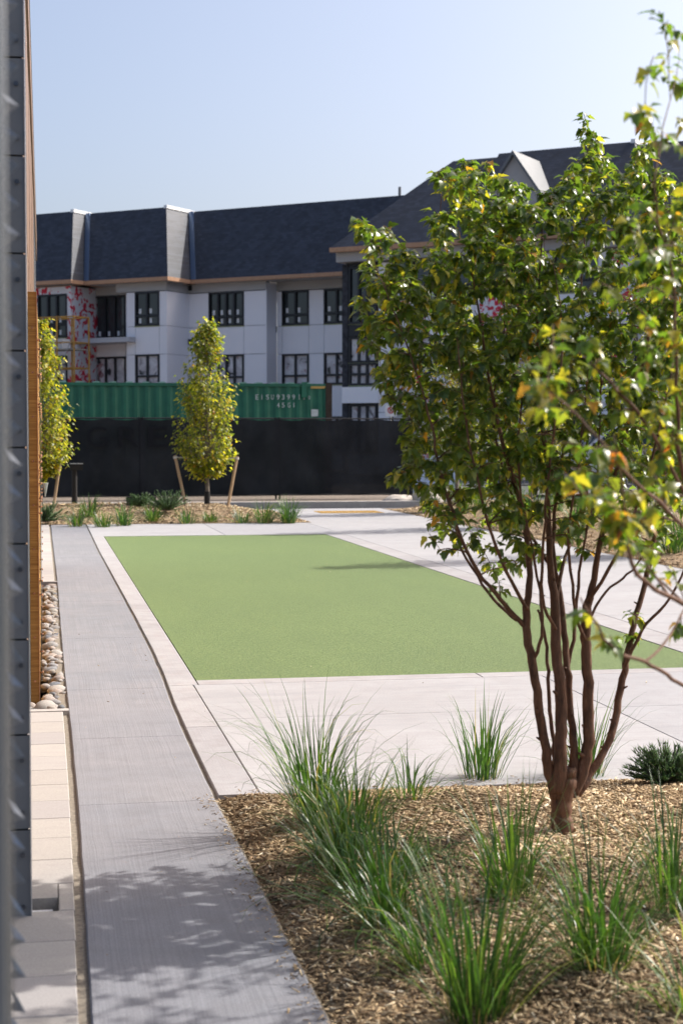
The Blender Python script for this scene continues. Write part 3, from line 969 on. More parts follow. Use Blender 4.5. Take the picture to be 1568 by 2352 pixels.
for (p0_, p1_, wr) in ((866, 905, 0), (905, 985, 1), (985, 1100, 0), (1100, 1240, 1), (1240, 1400, 0), (1400, 1620, 1)):
    a0 = max(aof(p0_, oW), aw); a1 = aof(p1_, oW); w_ = []
    if p1_ - p0_ > 60:
        mid = (a0 + a1) / 2
        for z0, z1, f in ((z3b, z3t, 0), (z2b, z2t, 1), (z1b, z1t, 1)):
            w_.append((mid - .9, mid + .9, z0, z1)); window(mid - .9, mid + .9, z0, z1, oW, 2, .3, bool(f), bd)
    facade(oW, a0, a1, w_, 'house_wrap' if wr else 'panel_white', [0, z1b, z1t, z2b, z2t, z3b, z3t, zE - .45], core=False)
aK = aof(1145, oE - sW, 360)
mansard(aE, aX1, oE, zE, zTW, sW, 0, sW, 16, False)
aR2 = aof(1450, oE + .4 - sW, 315)
mansard(aK, aR2 + 2.2, oE + .12, zE, zTW + .12, sW, 2.2, .05, 16, True)
zG = zTW + .15
# gable dormer
gw = (aof(1180, oW + .3, 400)); gz = zof(1180, 357, oW + .3)
hw = 1.35; gzb = gz - 1.9
gm = MB(); gm.prism([bp(gw - hw, oW + .3, gzb), bp(gw + hw, oW + .3, gzb), bp(gw, oW + .3, gz)], -NO * .3); gm.build('gable_wall', M['frieze_grey'], bd)
gm = MB(); bbox(gm, gw - hw + .1, gw + hw - .1, oW - 1.5, oW + .28, zE - .3, gzb); gm.build('gable_wall', M['frieze_grey'], bd)
for s_ in (-1, 1):
    e0 = bp(gw + s_ * (hw + .25), oW + .5, gzb - .38); e1 = bp(gw, oW + .5, gz + .02)
    rm_ = MB(); up_ = Vector((0, 0, .16))
    rm_.hexa([e0, e1, e1 - NO * 5, e0 - NO * 5, e0 + up_, e1 + up_, e1 - NO * 5 + up_, e0 - NO * 5 + up_]); rm_.build('gable_roof', M['pipe_grey'], bd)
# scaffold in front of the wrapped block
scf = thing('scaffold', bp(aof(150, oWp + 1.2), oWp + 1.2, 0), 'yellow tube scaffold with planks before the red and white wrapped wall', 'scaffold')
sa = [aof(x, oWp + .6, 800) for x in (92, 128, 163, 202)]
ztop_ = zof(150, 728, oWp + 1.2)
for a in sa:
    for o in (oWp + .5, oWp + 1.7):
        t = MB(); t.tube([bp(a, o, 0), bp(a, o, ztop_)], .045, 6); t.build('standard', M['scaffold_yellow'], scf)
for z_ in np.arange(1.2, ztop_, 1.25):
    for o in (oWp + .5, oWp + 1.7):
        t = MB(); t.tube([bp(sa[0], o, z_), bp(sa[-1], o, z_)], .032, 6); t.build('ledger', M['scaffold_yellow'], scf)
    for a in sa:
        t = MB(); t.tube([bp(a, oWp + .5, z_), bp(a, oWp + 1.7, z_)], .032, 6); t.build('transom', M['scaffold_yellow'], scf)
for i in range(len(sa) - 1):
    t = MB(); t.tube([bp(sa[i], oWp + 1.72, ztop_ - 3), bp(sa[i+1], oWp + 1.72, ztop_ - .8)], .02, 5); t.build('brace', M['steel_light'], scf)
for z_ in (zof(150, 803, oWp + 1.1), zof(150, 803, oWp + 1.1) - 2.6):
    t = MB(); bbox(t, sa[0], sa[-1], oWp + .55, oWp + 1.65, z_ - .05, z_ + .02); t.build('plank', M['plank_grey'], scf)
bk = MB(); zz = zof(150, 803, oWp + 1.1) + .025; bbox(bk, sa[1] + .2, sa[2] + .1, oWp + .8, oWp + 1.4, zz, zz + .5); tag(bk.build('material_bundle', M['white_plastic']), 'white bundle lying on the scaffold planks', 'bundle')

# ================================================================== CONTAINER
yCn = 41.6
cr = onY(762, 900, yCn).x; cl = cr - 12.19; ct = onY(600, 879, yCn).z; cz0 = ct - 2.9
if cz0 < 0: cz0 = 0.0
cn = thing('shipping_container', ((cl + cr) / 2, yCn, 0), 'long green corrugated shipping container with white code behind the black fence', 'container')
pr = MB(); x = cl + .16; dep = .036; pit = .278
zs0, zs1 = .16, ct - .10
prof = []
while x < cr - .17:
    prof += [(x, 0), (x + .07, 0), (x + .139, dep), (x + .209, dep)]; x += pit
prof = [q for q in prof if q[0] < cr - .16] + [(cr - .16, 0)]
for (x_, d_) in prof: pr.v += [(x_, yCn + d_, zs0), (x_, yCn + d_, zs1)]
for i in range(len(prof) - 1): pr.f.append((2*i, 2*i+2, 2*i+3, 2*i+1))
pr.build('side_panel', M['container_green'], cn)
q = MB(); q.box(cl + .16, cr - .16, yCn + .1, yCn + 2.40, .16, ct - .06); q.build('body', M['container_green'], cn)
q = MB(); q.box(cl + .17, cr - .17, yCn - .02, yCn + .06, ct - .10, ct - .02); q.build('top_rail', M['container_green'], cn)
q = MB(); q.box(cl + .17, cr - .17, yCn - .02, yCn + .06, .0, .16); q.build('bottom_rail', M['container_green'], cn)
for x0, x1 in ((cl, cl + .165), (cr - .165, cr)):
    q = MB(); q.box(x0, x1, yCn - .025, yCn + 2.44, .16, ct - .13); q.build('corner_post', M['container_rust'], cn)
    for z0, z1 in ((0, .12), (ct - .13, ct)):
        q = MB(); q.box(x0 - .004, x1 + .004, yCn - .03, yCn + .16, z0, z1); q.build('corner_casting', M['container_rust'], cn)
x = cl + .35
while x < cr - .3:
    q = MB(); q.prism([(x - .11, yCn + .05, ct - .06), (x + .11, yCn + .05, ct - .06), (x + .07, yCn + .05, ct + .012), (x - .07, yCn + .05, ct + .012)], (0, 2.3, 0)); q.build('roof_rib', M['container_top'], cn); x += .415
def text_mb(ch, cx, cz, h, Y, width=None):
    cu = bpy.data.curves.new('lettering', 'FONT'); cu.body = ch; cu.size = 1; cu.extrude = .003
    o = bpy.data.objects.new('lettering', cu); COL.objects.link(o)
    dg = bpy.context.evaluated_depsgraph_get(); me = bpy.data.meshes.new_from_object(o.evaluated_get(dg))
    bpy.data.objects.remove(o); bpy.data.curves.remove(cu)
    vs_ = [v.co.copy() for v in me.vertices]; fs = [tuple(p.vertices) for p in me.polygons]; bpy.data.meshes.remove(me)
    x0 = min(v.x for v in vs_); x1 = max(v.x for v in vs_); y0 = min(v.y for v in vs_); y1 = max(v.y for v in vs_)
    s = h / (y1 - y0); sx = s if width is None else width / max(.12, x1 - x0)
    m = MB(); m.v = [(cx + (v.x - (x0 + x1) / 2) * sx, Y - v.z * 2, cz + (v.y - (y0 + y1) / 2) * s) for v in vs_]; m.f = fs
    return m
def letter_row(chars, pxs, py, hpx, Y, mat_, parent, wid=None):
    for ch, px in zip(chars, pxs):
        c = onY(px, py, Y); h = hpx / FPX * (c - CP).dot(FV)
        text_mb(ch, c.x, c.z, h, Y, (h * .55 if ch not in '1I' else h * .16) if wid is None else wid).build('letter', M[mat_], parent)
letter_row('EISU939911', [(700 + q / 2.24) * .6272 for q in (540, 580, 627, 667, 713, 754, 798, 840, 886, 926)], (980 + 1062 / 2.24) * .6272, 11.5, yCn - .012, 'letter_white', cn)
letter_row('0', [(700 + 968 / 2.24) * .6272], (980 + 1066 / 2.24) * .6272, 8, yCn - .012, 'letter_white', cn)
letter_row('45G1', [(700 + q / 2.24) * .6272 for q in (714, 755, 802, 842)], (980 + 1128 / 2.24) * .6272, 11, yCn - .012, 'letter_white', cn)
c = onY((700 + 1012 / 2.24) * .6272, (980 + 1192 / 2.24) * .6272, yCn); q = MB(); q.box(c.x - .09, c.x + .09, yCn - .012, yCn - .004, c.z - .09, c.z + .09); q.build('data_plate', M['letter_white'], cn)
c = onY((700 + 926 / 2.24) * .6272, (980 + 1003 / 2.24) * .6272, yCn); q = MB(); q.box(c.x - .07, c.x + .07, yCn - .06, yCn - .002, c.z - .2, c.z + .2); q.build('vent_box', M['container_green'], cn)
for i in range(9):
    c = onY((700 + (985 + i * 13) / 2.24) * .6272, (980 + 983 / 2.24) * .6272, yCn); q = MB()
    q.prism([(c.x - .03, yCn - .024, c.z - .03), (c.x + .01, yCn - .024, c.z - .03), (c.x + .035, yCn - .024, c.z + .03), (c.x - .005, yCn - .024, c.z + .03)], (0, .003, 0)); q.build('warning_stripe', M['tactile_yellow'], cn)

# ================================================================== FENCE
yF = 38.6
fe = thing('construction_fence', (2, yF, 0), 'site fence covered with black privacy mesh in front of the green container', 'fence')
fx1 = onY(942, 1000, yF).x; fx0 = fx1 - 3.25 * 5; ftop = onY(500, 961, yF).z
for i in range(6):
    x = fx0 + 3.25 * i
    for dx in (-.045, .045):
        t = MB(); t.tube([(x + dx, yF, -.05), (x + dx, yF, ftop + .03)], .024, 8); t.build('post', M['black_metal'], fe)
    t = MB(); t.box(x - .35, x + .35, yF + .0, yF + .12, -.004, .07); t.build('foot', M['rubber_black'], fe) if i % 2 else None
for i in range(5):
    x0, x1 = fx0 + 3.25 * i - .03, fx0 + 3.25 * (i + 1) + .03
    for z_ in (.10, ftop):
        t = MB(); t.tube([(x0, yF, z_), (x1, yF, z_)], .019, 6); t.build('rail', M['black_metal'], fe)
    f = MB(); nx, nz = 44, 16
    for j in range(nz + 1):
        for k in range(nx + 1):
            u_ = k / nx; v_ = j / nz; sag = .03 * math.sin(u_ * math.pi * 4) ** 2 * (v_ ** 6) + .02 * abs(math.sin(u_ * 9 + i)) * (1 - v_) ** 6
            f.v.append((x0 + (x1 - x0) * u_, yF - .075 - .014 * (i % 2) - .05 * min(1, 8 * u_ * (1 - u_)) * mnoise.noise((u_ * 7 + i * 9, v_ * 2.2, 1)) - .02 * min(1, 8 * u_ * (1 - u_)) * mnoise.noise((u_ * 25 + i * 9, v_ * 7, 4)), .10 + (ftop - .02 - .10) * v_ - sag * (1 if v_ > .5 else -1)))
    for j in range(nz):
        for k in range(nx):
            a = j * (nx + 1) + k; f.f.append((a, a + 1, a + nx + 2, a + nx + 1))
    f.sm = True; f.build('mesh_sheet', M['privacy_mesh'], fe)
letter_row('GRE', [(0 + q / 1.206) * .6272 for q in (430, 570, 700)], (700 + 1085 / 1.206) * .6272, 47, yF - .15, 'letter_faint', fe, wid=.46)

# no-parking sign behind the fence
sg = thing('parking_sign', onY(897, 1147, 39.6), 'small white sign with red ring on a post above the black fence', 'sign')
c = onY(897, 943, 39.6); b0_ = world_base(sg)
q = MB(); q.tube([(c.x, 39.63, 0), (c.x, 39.63, c.z + .1)], .025, 6); q.build('post', M['steel_light'], sg)
q = MB(); q.box(c.x - .145, c.x + .145, 39.59, 39.60, c.z - .15, c.z + .15); q.build('plate', M['sign_white'], sg)
rg = MB(); n = 20
for k in range(n):
    w0, w1 = 2 * math.pi * k / n, 2 * math.pi * (k + 1) / n
    rg.hexa([(c.x + r * math.cos(w), y_, c.z + .01 + r * math.sin(w)) for y_ in (39.583, 39.588) for (r, w) in ((.062, w0), (.085, w0), (.085, w1), (.062, w1))])
rg.build('ring', M['sign_red'], sg)
q = MB(); q.obox((c.x, 39.585, c.z + .01), (1, 0, -1), (0, 1, 0), (1, 0, 1), .075, .003, .010); q.build('slash', M['sign_red'], sg)
text_mb('P', c.x, c.z + .01, .085, 39.589).build('letter', M['frame_dark'], sg)

# bollard light in the rear bed
c = onY(172, 1171, 31.9)
bo = thing('bollard_light', (c.x, 31.9, .04), 'short black bollard light with square head in the rear bed', 'light')
zt_ = onY(172, 1066, 31.9).z
q = MB(); q.tube([(c.x, 31.9, .03), (c.x, 31.9, zt_ - .12)], .055, 10); q.build('post', M['rubber_black'], bo)
q = MB(); q.box(c.x - .08, c.x + .16, 31.82, 31.98, zt_ - .12, zt_); hd = q.build('head', M['rubber_black'], bo)
q = MB(); q.box(c.x - .085, c.x + .165, 31.815, 31.985, zt_ + .001, zt_ + .015); q.build('cap', M['steel_light'], hd)

# boulder beside the ramp
def blob(name, c, sx, sy, sz, seed, mat_, amp=.25):
    bm = bmesh.new(); bmesh.ops.create_icosphere(bm, subdivisions=3, radius=1)
    for v in bm.verts:
        d = 1 + amp * mnoise.noise(v.co * 1.3 + Vector((seed, 0, 0))) + amp * .3 * mnoise.noise(v.co * 4 + Vector((seed, 5, 0)))
        v.co = Vector((v.co.x * sx * d, v.co.y * sy * d, v.co.z * sz * d))
    me = bpy.data.meshes.new(name); bm.to_mesh(me); bm.free(); me.materials.append(M[mat_])
    o = bpy.data.objects.new(name, me); COL.objects.link(o); o.location = c; return o
c = ground(982, 1164, -.13)
tag(blob('boulder', (c.x, c.y, .03), .36, .34, .26, 3, 'boulder'), 'pale rounded boulder at the end of the black fence', 'boulder')
tag(blob('boulder', (c.x - .55, c.y + .5, -.03), .45, .3, .16, 8, 'boulder'), 'low flat boulder lying beside the rounded one at the fence end', 'boulder')

# railing, wrapped pallet, cone, pickup seen through the foliage
rx = at_depth(965, 1075, 46)
ra = thing('steel_railing', (rx.x, rx.y, -.13), 'light grey steel guard railing beyond the end of the black fence', 'railing')
L_ = 6.0; d_ = RV
for z_ in (.15, 1.25):
    q = MB(); q.tube([Vector((rx.x, rx.y, z_)) - d_ * .6, Vector((rx.x, rx.y, z_)) + d_ * L_], .03, 6); q.build('rail', M['steel_light'], ra)
for i in range(42):
    p_ = Vector((rx.x, rx.y, 0)) + d_ * (-.6 + i * (L_ + .6) / 41)
    q = MB(); q.tube([p_ + Vector((0, 0, .15 if i % 8 else -.13)), p_ + Vector((0, 0, 1.25))], .012 if i % 8 else .03, 5); q.build('baluster', M['steel_light'], ra)
px_ = at_depth(985, 1075, 43.5)
pal = thing('wrapped_pallet', (px_.x, px_.y, -.13), 'pallet wrapped in pale blue film before the grey railing', 'pallet')
q = MB(); q.box(px_.x - .6, px_.x + .6, px_.y - .5, px_.y + .5, .02, .78); q.build('load', M['wrap_blue'], pal)
q = MB()
for k in range(4): q.box(px_.x - .6, px_.x + .6, px_.y - .5 + k * .3, px_.y - .4 + k * .3, -.01, .017)
for k in range(3): q.box(px_.x - .6 + k * .55, px_.x - .5 + k * .55, px_.y - .5, px_.y + .5, -.128, -.012)
q.build('base', M['plank_grey'], pal)
for i, (cx_, lab) in enumerate(((1340, 'orange traffic cone standing by the front wheel of the pickup'), (1160, 'orange traffic cone standing between the railing and the pickup'))):
    c = ground(cx_, 1138, -.13); co = thing('traffic_cone', (c.x, c.y, -.13), lab, 'cone', 'orange traffic cones on the drive')
    q = MB(); q.box(c.x - .18, c.x + .18, c.y - .18, c.y + .18, -.128, -.09); q.build('base', M['cone_orange'], co)
    q = MB(); q.tube([(c.x, c.y, -.09), (c.x, c.y, .2)], [.13, .075], 14); q.tube([(c.x, c.y, .34), (c.x, c.y, .58)], [.055, .025], 14); q.build('cone', M['cone_orange'], co, True)
    q = MB(); q.tube([(c.x, c.y, .2), (c.x, c.y, .34)], [.077, .057], 14); q.build('reflective_band', M['sign_white'], co, True)
tk = ground(1430, 1139, -.13)
tr_ = thing('pickup_truck', (tk.x, tk.y, -.13), 'white pickup truck parked on the drive, seen through the foliage', 'truck')
fx = Vector((-RV.x, -RV.y, 0)); sx_ = Vector((FV.x, FV.y, 0))       # facing left
T0 = Vector((tk.x, tk.y, -.13))
def tp_(l, w_, h): return T0 + fx * l + sx_ * w_ + Vector((0, 0, h))
def arch(cx, r, z0, n=9): return [(cx + r * math.cos(math.pi - math.pi * k / (n - 1)) * -1, z0 + r * math.sin(math.pi * k / (n - 1))) for k in range(n)]
body = [(2.75, .55), (2.78, .95), (2.65, 1.12), (1.35, 1.22), (1.2, 1.24), (-1.05, 1.26), (-2.85, 1.26), (-2.9, .6)] + [(-2.3, .55)] + [(-1.75 + .47 * math.cos(math.pi - math.pi * k / 8), .55 + .47 * math.sin(math.pi * k / 8)) for k in range(9)][0:] + [(-1.0, .48), (1.1, .48)] + [(1.75 + .47 * math.cos(math.pi - math.pi * k / 8), .55 + .47 * math.sin(math.pi * k / 8)) for k in range(9)] + [(2.5, .55)]
q = MB(); q.prism([tp_(l, -.98, h) for l, h in body], sx_ * 1.96); q.build('body', M['car_white'], tr_)
cab = [(1.25, 1.23), (.55, 1.88), (.3, 1.95), (-.75, 1.95), (-.95, 1.88), (-1.1, 1.25)]
q = MB(); q.prism([tp_(l, -.82, h) for l, h in cab], sx_ * 1.64); cb_ = q.build('cab', M['car_white'], tr_)
for (pts) in ([(1.02, 1.30), (.52, 1.80), (.20, 1.84), (.18, 1.30)], [(.10, 1.30), (.12, 1.84), (-.72, 1.84), (-.92, 1.32)]):
    q = MB(); q.prism([tp_(l, -.835, h) for l, h in pts], sx_ * .01); q.build('window', M['car_glass'], cb_)
q = MB(); q.prism([tp_(1.20, -.70, 1.30), tp_(1.20, .70, 1.30), tp_(.62, .66, 1.84), tp_(.62, -.66, 1.84)], fx * .02 + Vector((0, 0, .02))); q.build('windscreen', M['car_glass'], cb_)
for l in (1.75, -1.75):
    for s_ in (-.86, .86):
        c = tp_(l, s_, .40); wh = MB(); wh.tube([c - sx_ * .13, c + sx_ * .13], .40, 20); wo_ = wh.build('wheel', M['rubber_black'], tr_)
        rm_ = MB(); rm_.tube([c - sx_ * .14, c - sx_ * .10], [.20, .24], 16); rm_.build('rim', M['chrome'], wo_)
for s_ in (-.8, .8):
    q = MB(); q.obox(tp_(2.76, s_, .98), fx, sx_, (0, 0, 1), .03, .16, .08); q.build('headlight', M['chrome'], tr_)
q = MB(); q.obox(tp_(2.86, 0, .58), fx, sx_, (0, 0, 1), .08, .95, .11); q.build('bumper', M['chrome'], tr_)
q = MB(); q.obox(tp_(2.775, 0, .92), fx, sx_, (0, 0, 1), .02, .6, .14); q.build('grille', M['frame_dark'], tr_)
q = MB(); q.obox(tp_(.95, -1.12, 1.36), fx, sx_, (0, 0, 1), .06, .13, .11); q.build('mirror', M['frame_dark'], tr_)

# ================================================================== VEGETATION
# lobed leaf: y along the blade, x across, z normal
_half = [(0, 0), (.19, .07), (.40, .22), (.37, .36), (.24, .45), (.25, .60), (.13, .80), (0, 1.0)]
def leaf_proto(fold=.30, droop=.35, lobed=True, stalk=.35):
    h = _half if lobed else [(0, 0), (.17, .12), (.30, .34), (.31, .50), (.24, .66), (.16, .80), (.07, .93), (0, 1.0)]
    V = []; F = []
    mid = [0, .22, .5, .78, 1.0]
    z = lambda x, y: fold * abs(x) - droop * y * y
    V += [(0, y, z(0, y)) for y in mid]                       # 0..4
    for s in (-1, 1):
        b = len(V); V += [(s * x, y, z(x, y)) for x, y in h[1:-1]]   # 6 pts
        T = [(0, b, 1), (b, b + 1, 1), (b + 1, b + 2, 1), (b + 2, 2, 1), (b + 2, b + 3, 2), (b + 3, b + 4, 2), (b + 4, 3, 2), (b + 4, b + 5, 3), (b + 5, 4, 3)]
        F += [t if s > 0 else t[::-1] for t in T]
    b = len(V); V += [(-.012, 0, 0), (.012, 0, 0), (0, -stalk, .06), (0, 0, -.02)]
    F += [(b, b + 1, b + 2), (b + 1, b + 3, b + 2), (b + 3, b, b + 2)]
    return np.array(V), F
LV, LF = leaf_proto()
LV2, LF2 = leaf_proto(.35, .25)

def leaf_objs_mesh(col, V, F, mat_):
    return scatter_mesh('leaf', V, F, np.eye(3)[None], np.zeros((1, 3)), np.array([col]), mat_)

def in_poly(x, y, P):
    c = False; n = len(P); j = n - 1
    for i in range(n):
        xi, yi = P[i]; xj, yj = P[j]
        if (yi > y) != (yj > y) and x < (xj - xi) * (y - yi) / (yj - yi) + xi: c = not c
        j = i
    return c

def bez(p0, p1, p2, n): 
    return [(p0 * (1 - t) ** 2 + p1 * 2 * t * (1 - t) + p2 * t * t) for t in [k / (n - 1) for k in range(n)]]

def smooth_path(pts, n=4):
    """Catmull-Rom through the points (with radius as 4th value)"""
    P = [pts[0]] + list(pts) + [pts[-1]]; out = []
    for i in range(1, len(P) - 2):
        for k in range(n):
            t = k / n
            f = lambda a, b, c, d: .5 * (2*b + (c-a)*t + (2*a-5*b+4*c-d)*t*t + (3*b-a-3*c+d)*t**3)
            out.append(tuple(f(P[i-1][q], P[i][q], P[i+1][q], P[i+2][q]) for q in range(4)))
    out.append(tuple(pts[-1])); return out

class Shrub:
    def __init__(s, root, barkmat, leafmat_, pal, palp, lsize):
        s.root = root; s.bark = barkmat; s.lm = leafmat_; s.pal = np.array(pal); s.palp = palp; s.ls = lsize
        s.rs = .62; s.nodes = []; s.L = []        # leaf: pos, ydir, zdir, size, colour index
        s.tw = MB()
    def stem(s, pts, name='stem', knots=True):
        q = smooth_path(pts, 5); m = MB()
        P = [Vector(p[:3]) + Vector((mnoise.noise((p[2] * 9, i, 1)), mnoise.noise((p[2] * 9, 3, i)), 0)) * .009 for i, p in enumerate(q)]
        R = [p[3] * s.rs * (1 + .10 * mnoise.noise((p[2] * 23, 7, p[0] * 9))) for p in q]
        m.tube(P, R, 10)
        if knots:
            for i in range(2, len(P) - 1, 3):
                if random.random() < .55:
                    a = random.uniform(0, 6.28); d = Vector((math.cos(a), math.sin(a), .5)).normalized()
                    m.tube([P[i], P[i] + d * R[i] * 1.25, P[i] + d * R[i] * random.uniform(1.5, 2.3)], [R[i] * .5, R[i] * .36, R[i] * .16], 6)
        m.build(name, s.bark, s.root, True)
        for p, r in zip(P, R): s.nodes.append((p, r))
    def twig(s, target, nl=9, r0=.0045, bendup=.35, leafstart=.35):
        arr = s.narr; d = arr - np.array(target); dist = np.sqrt((d ** 2).sum(1)); cost = dist + 1.1 * np.maximum(0, d[:, 2] + .02)
        i = int(cost.argmin()); p0, rr = s.nodes[i]
        t = Vector(target); v = t - p0
        p1 = p0 + v * .5 + Vector((random.uniform(-.12, .12), random.uniform(-.12, .12), bendup * .35)) * v.length
        n = 6 if v.length > .12 else 4
        P = bez(p0, p1, t, n); r0 = min(r0 + .008 * v.length, rr * .8)
        s.tw.tube(P, [r0 + (.0011 - r0) * k / (n - 1) for k in range(n)], 5, False)
        new = [(P[k], max(.0012, r0 * (1 - .75 * k / (n - 1)))) for k in range(1, n)]
        s.nodes += new; s.narr = np.vstack([s.narr, np.array([q[0][:] for q in new])])
        s.leaves_on(P, nl, leafstart)
    def leaves_on(s, P, nl, start=.35):
        for k in range(nl):
            f = start + (1 - start) * (k + random.random() * .6) / nl; f = min(f, .999)
            x = f * (len(P) - 1); i = int(x); p = P[i].lerp(P[i + 1], x - i)
            tdir = (P[i + 1] - P[i]).normalized()
            a = random.uniform(0, 6.28)
            side = Vector((math.cos(a), math.sin(a), 0))
            yd = (side * .8 + tdir * .35 + Vector((0, 0, random.uniform(-1.15, .1)))).normalized()
            zd = Vector((random.gauss(0, .4), random.gauss(0, .4), 1)) + side * .35
            sz = s.ls * random.uniform(.55, 1.2)
            s.L.append((p + yd * sz * .33, yd, zd, sz))
    def finish(s, nind=300, V=LV, F=LF, view=CP, tints=None, crown='foliage'):
        s.tw.build('twigs', s.bark, s.root, True)['kind'] = 'stuff'
        N = len(s.L)
        pos = np.array([l[0][:] for l in s.L]); yd = np.array([l[1][:] for l in s.L]); zd = np.array([l[2][:] for l in s.L]); sz = np.array([l[3] for l in s.L])
        ci = rng.choice(len(s.pal), N, p=s.palp)
        R = rot_from(yd, zd) * sz[:, None, None]
        dist = np.linalg.norm(pos - np.array(view), axis=1)
        order = np.argsort(dist - rng.random(N) * .25); ind = order[:nind]; rest = order[nind:]
        base = np.array(world_base(s.root)[:])
        cols = s.pal[ci] * rng.uniform(.75, 1.25, (N, 1))
        me = scatter_mesh(crown, V, F, R[rest], pos[rest] - base, cols[rest], s.lm, True)
        o = bpy.data.objects.new(crown, me); COL.objects.link(o); o.parent = s.root; o['kind'] = 'stuff'
        variants = [leaf_objs_mesh(c, V, F, s.lm) for c in s.pal]
        for v in variants: v.polygons.foreach_set('use_smooth', [True] * len(v.polygons))
        for i in ind:
            m = Matrix([list(R[i][0]) + [pos[i][0]], list(R[i][1]) + [pos[i][1]], list(R[i][2]) + [pos[i][2]], [0, 0, 0, 1]])
            inst('leaf', variants[ci[i]], s.root, m)

GREENS = [(.078, .130, .025), (.108, .160, .027), (.058, .100, .023), (.185, .22, .03), (.40, .36, .045), (.40, .21, .035)]
# ---- main multi-stemmed tree
def on_mound(px, py):
    z = .06
    for _ in range(6):
        c = ground(px, py, z); z = mound_front(c.x, c.y)
    c = ground(px, py, z); c.z = mound_front(c.x, c.y); return c
b_ = on_mound(1290, 1912); TD = (b_ - CP).dot(FV)
zb = mound_front(b_.x, b_.y)
tr1 = thing('shrub_tree', (b_.x, b_.y, zb), 'multi-stemmed small tree with full green crown growing in the front mulch bed', 'tree')
S = Shrub(tr1, M['bark_brown'], M['leaf'], GREENS, [.27, .29, .16, .19, .075, .015], .034)
def PT(px, py, dd, r): 
    p = at_depth(px, py, TD + dd); return (p.x, p.y, p.z, r)
S.stem([(b_.x, b_.y, zb - .06, .072), PT(1290, 1900, 0, .062), PT(1288, 1850, 0, .055), PT(1296, 1800, 0, .062), PT(1300, 1765, 0, .05)], 'trunk', False)
S.stem([PT(1278, 1830, -.01, .040), PT(1258, 1760, -.02, .028), PT(1242, 1660, -.04, .025), PT(1225, 1540, -.06, .024), PT(1208, 1440, -.08, .022), PT(1215, 1320, -.10, .017), PT(1200, 1180, -.13, .013), PT(1150, 1000, -.18, .010), PT(1110, 800, -.22, .007), PT(1080, 600, -.26, .004)])
S.stem([PT(1280, 1820, -.02, .045), PT(1287, 1720, -.03, .034), PT(1288, 1620, -.03, .032), PT(1276, 1500, -.03, .029), PT(1274, 1400, -.02, .026), PT(1262, 1280, 0, .018), PT(1255, 1080, .03, .013), PT(1235, 860, .06, .009), PT(1240, 600, .06, .005), PT(1250, 440, .05, .003)])
S.stem([PT(1305, 1830, .01, .04), PT(1318, 1720, .02, .023), PT(1306, 1600, .04, .020), PT(1300, 1520, .05, .019), PT(1290, 1400, .08, .016), PT(1270, 1250, .12, .012), PT(1290, 1050, .2, .009), PT(1320, 800, .26, .006), PT(1340, 560, .3, .004), PT(1342, 330, .3, .002)])
S.stem([PT(1310, 1820, .02, .05), PT(1345, 1740, .02, .034), PT(1350, 1640, .02, .031), PT(1346, 1520, .01, .028), PT(1345, 1430, 0, .027), PT(1362, 1330, -.02, .018), PT(1392, 1180, -.05, .013), PT(1440, 980, -.08, .010), PT(1490, 760, -.1, .007), PT(1500, 520, -.1, .004), PT(1482, 340, -.1, .002)])
S.stem([PT(1320, 1820, .03, .04), PT(1360, 1770, .05, .024), PT(1405, 1680, .10, .021), PT(1428, 1560, .14, .020), PT(1448, 1460, .18, .017), PT(1480, 1340, .24, .015), PT(1505, 1220, .28, .012), PT(1540, 1000, .33, .009), PT(1580, 750, .36, .006), PT(1600, 560, .36, .003)])
S.stem([PT(1282, 1810, .03, .016), PT(1272, 1740, .05, .012), PT(1264, 1650, .05, .011), PT(1258, 1560, .06, .010), PT(1252, 1470, .07, .009), PT(1236, 1400, .08, .007)])
# side branches
S.stem([PT(1206, 1440, -.08, .015), PT(1160, 1390, -.14, .012), PT(1095, 1310, -.22, .010), PT(1045, 1200, -.30, .008), PT(1010, 1080, -.34, .007), PT(985, 950, -.36, .005), PT(930, 780, -.34, .004), PT(860, 600, -.28, .002)])
S.stem([PT(1185, 1425, .0, .010), PT(1120, 1360, .1, .008), PT(1060, 1260, .22, .007), PT(1030, 1130, .3, .006), PT(1000, 900, .36, .004), PT(1010, 640, .36, .003), PT(1012, 430, .3, .002)])
S.stem([PT(1210, 1400, -.1, .010), PT(1170, 1330, -.2, .009), PT(1130, 1230, -.32, .008), PT(1090, 1080, -.42, .006), PT(1060, 900, -.46, .004), PT(1050, 760, -.46, .002)])
S.stem([PT(1275, 1390, 0, .012), PT(1290, 1300, .1, .010), PT(1330, 1180, .25, .008), PT(1350, 1000, .36, .006), PT(1400, 800, .42, .004), PT(1420, 560, .42, .002)])
S.stem([PT(1350, 1380, -.02, .012), PT(1400, 1300, -.1, .009), PT(1450, 1200, -.2, .008), PT(1500, 1040, -.3, .006), PT(1540, 860, -.36, .003)])
S.stem([PT(1262, 1300, .02, .010), PT(1180, 1150, .1, .008), PT(1130, 950, .16, .006), PT(1160, 720, .2, .004), PT(1110, 470, .2, .002)])
S.stem([PT(1345, 1440, 0, .008), PT(1390, 1360, .04, .007), PT(1450, 1310, .06, .006), PT(1485, 1260, .05, .004)])
S.stem([PT(1300, 1560, .05, .012), PT(1318, 1440, .1, .010), PT(1335, 1280, .16, .008), PT(1370, 1080, .2, .006), PT(1380, 860, .22, .004)])
S.stem([PT(1430, 1550, .14, .011), PT(1470, 1450, .1, .009), PT(1540, 1370, .04, .007), PT(1590, 1240, .0, .005), PT(1600, 1080, -.05, .003)])
S.stem([PT(1222, 1520, -.06, .010), PT(1245, 1440, -.12, .009), PT(1228, 1290, -.2, .007), PT(1190, 1100, -.28, .006), PT(1200, 880, -.3, .004)])
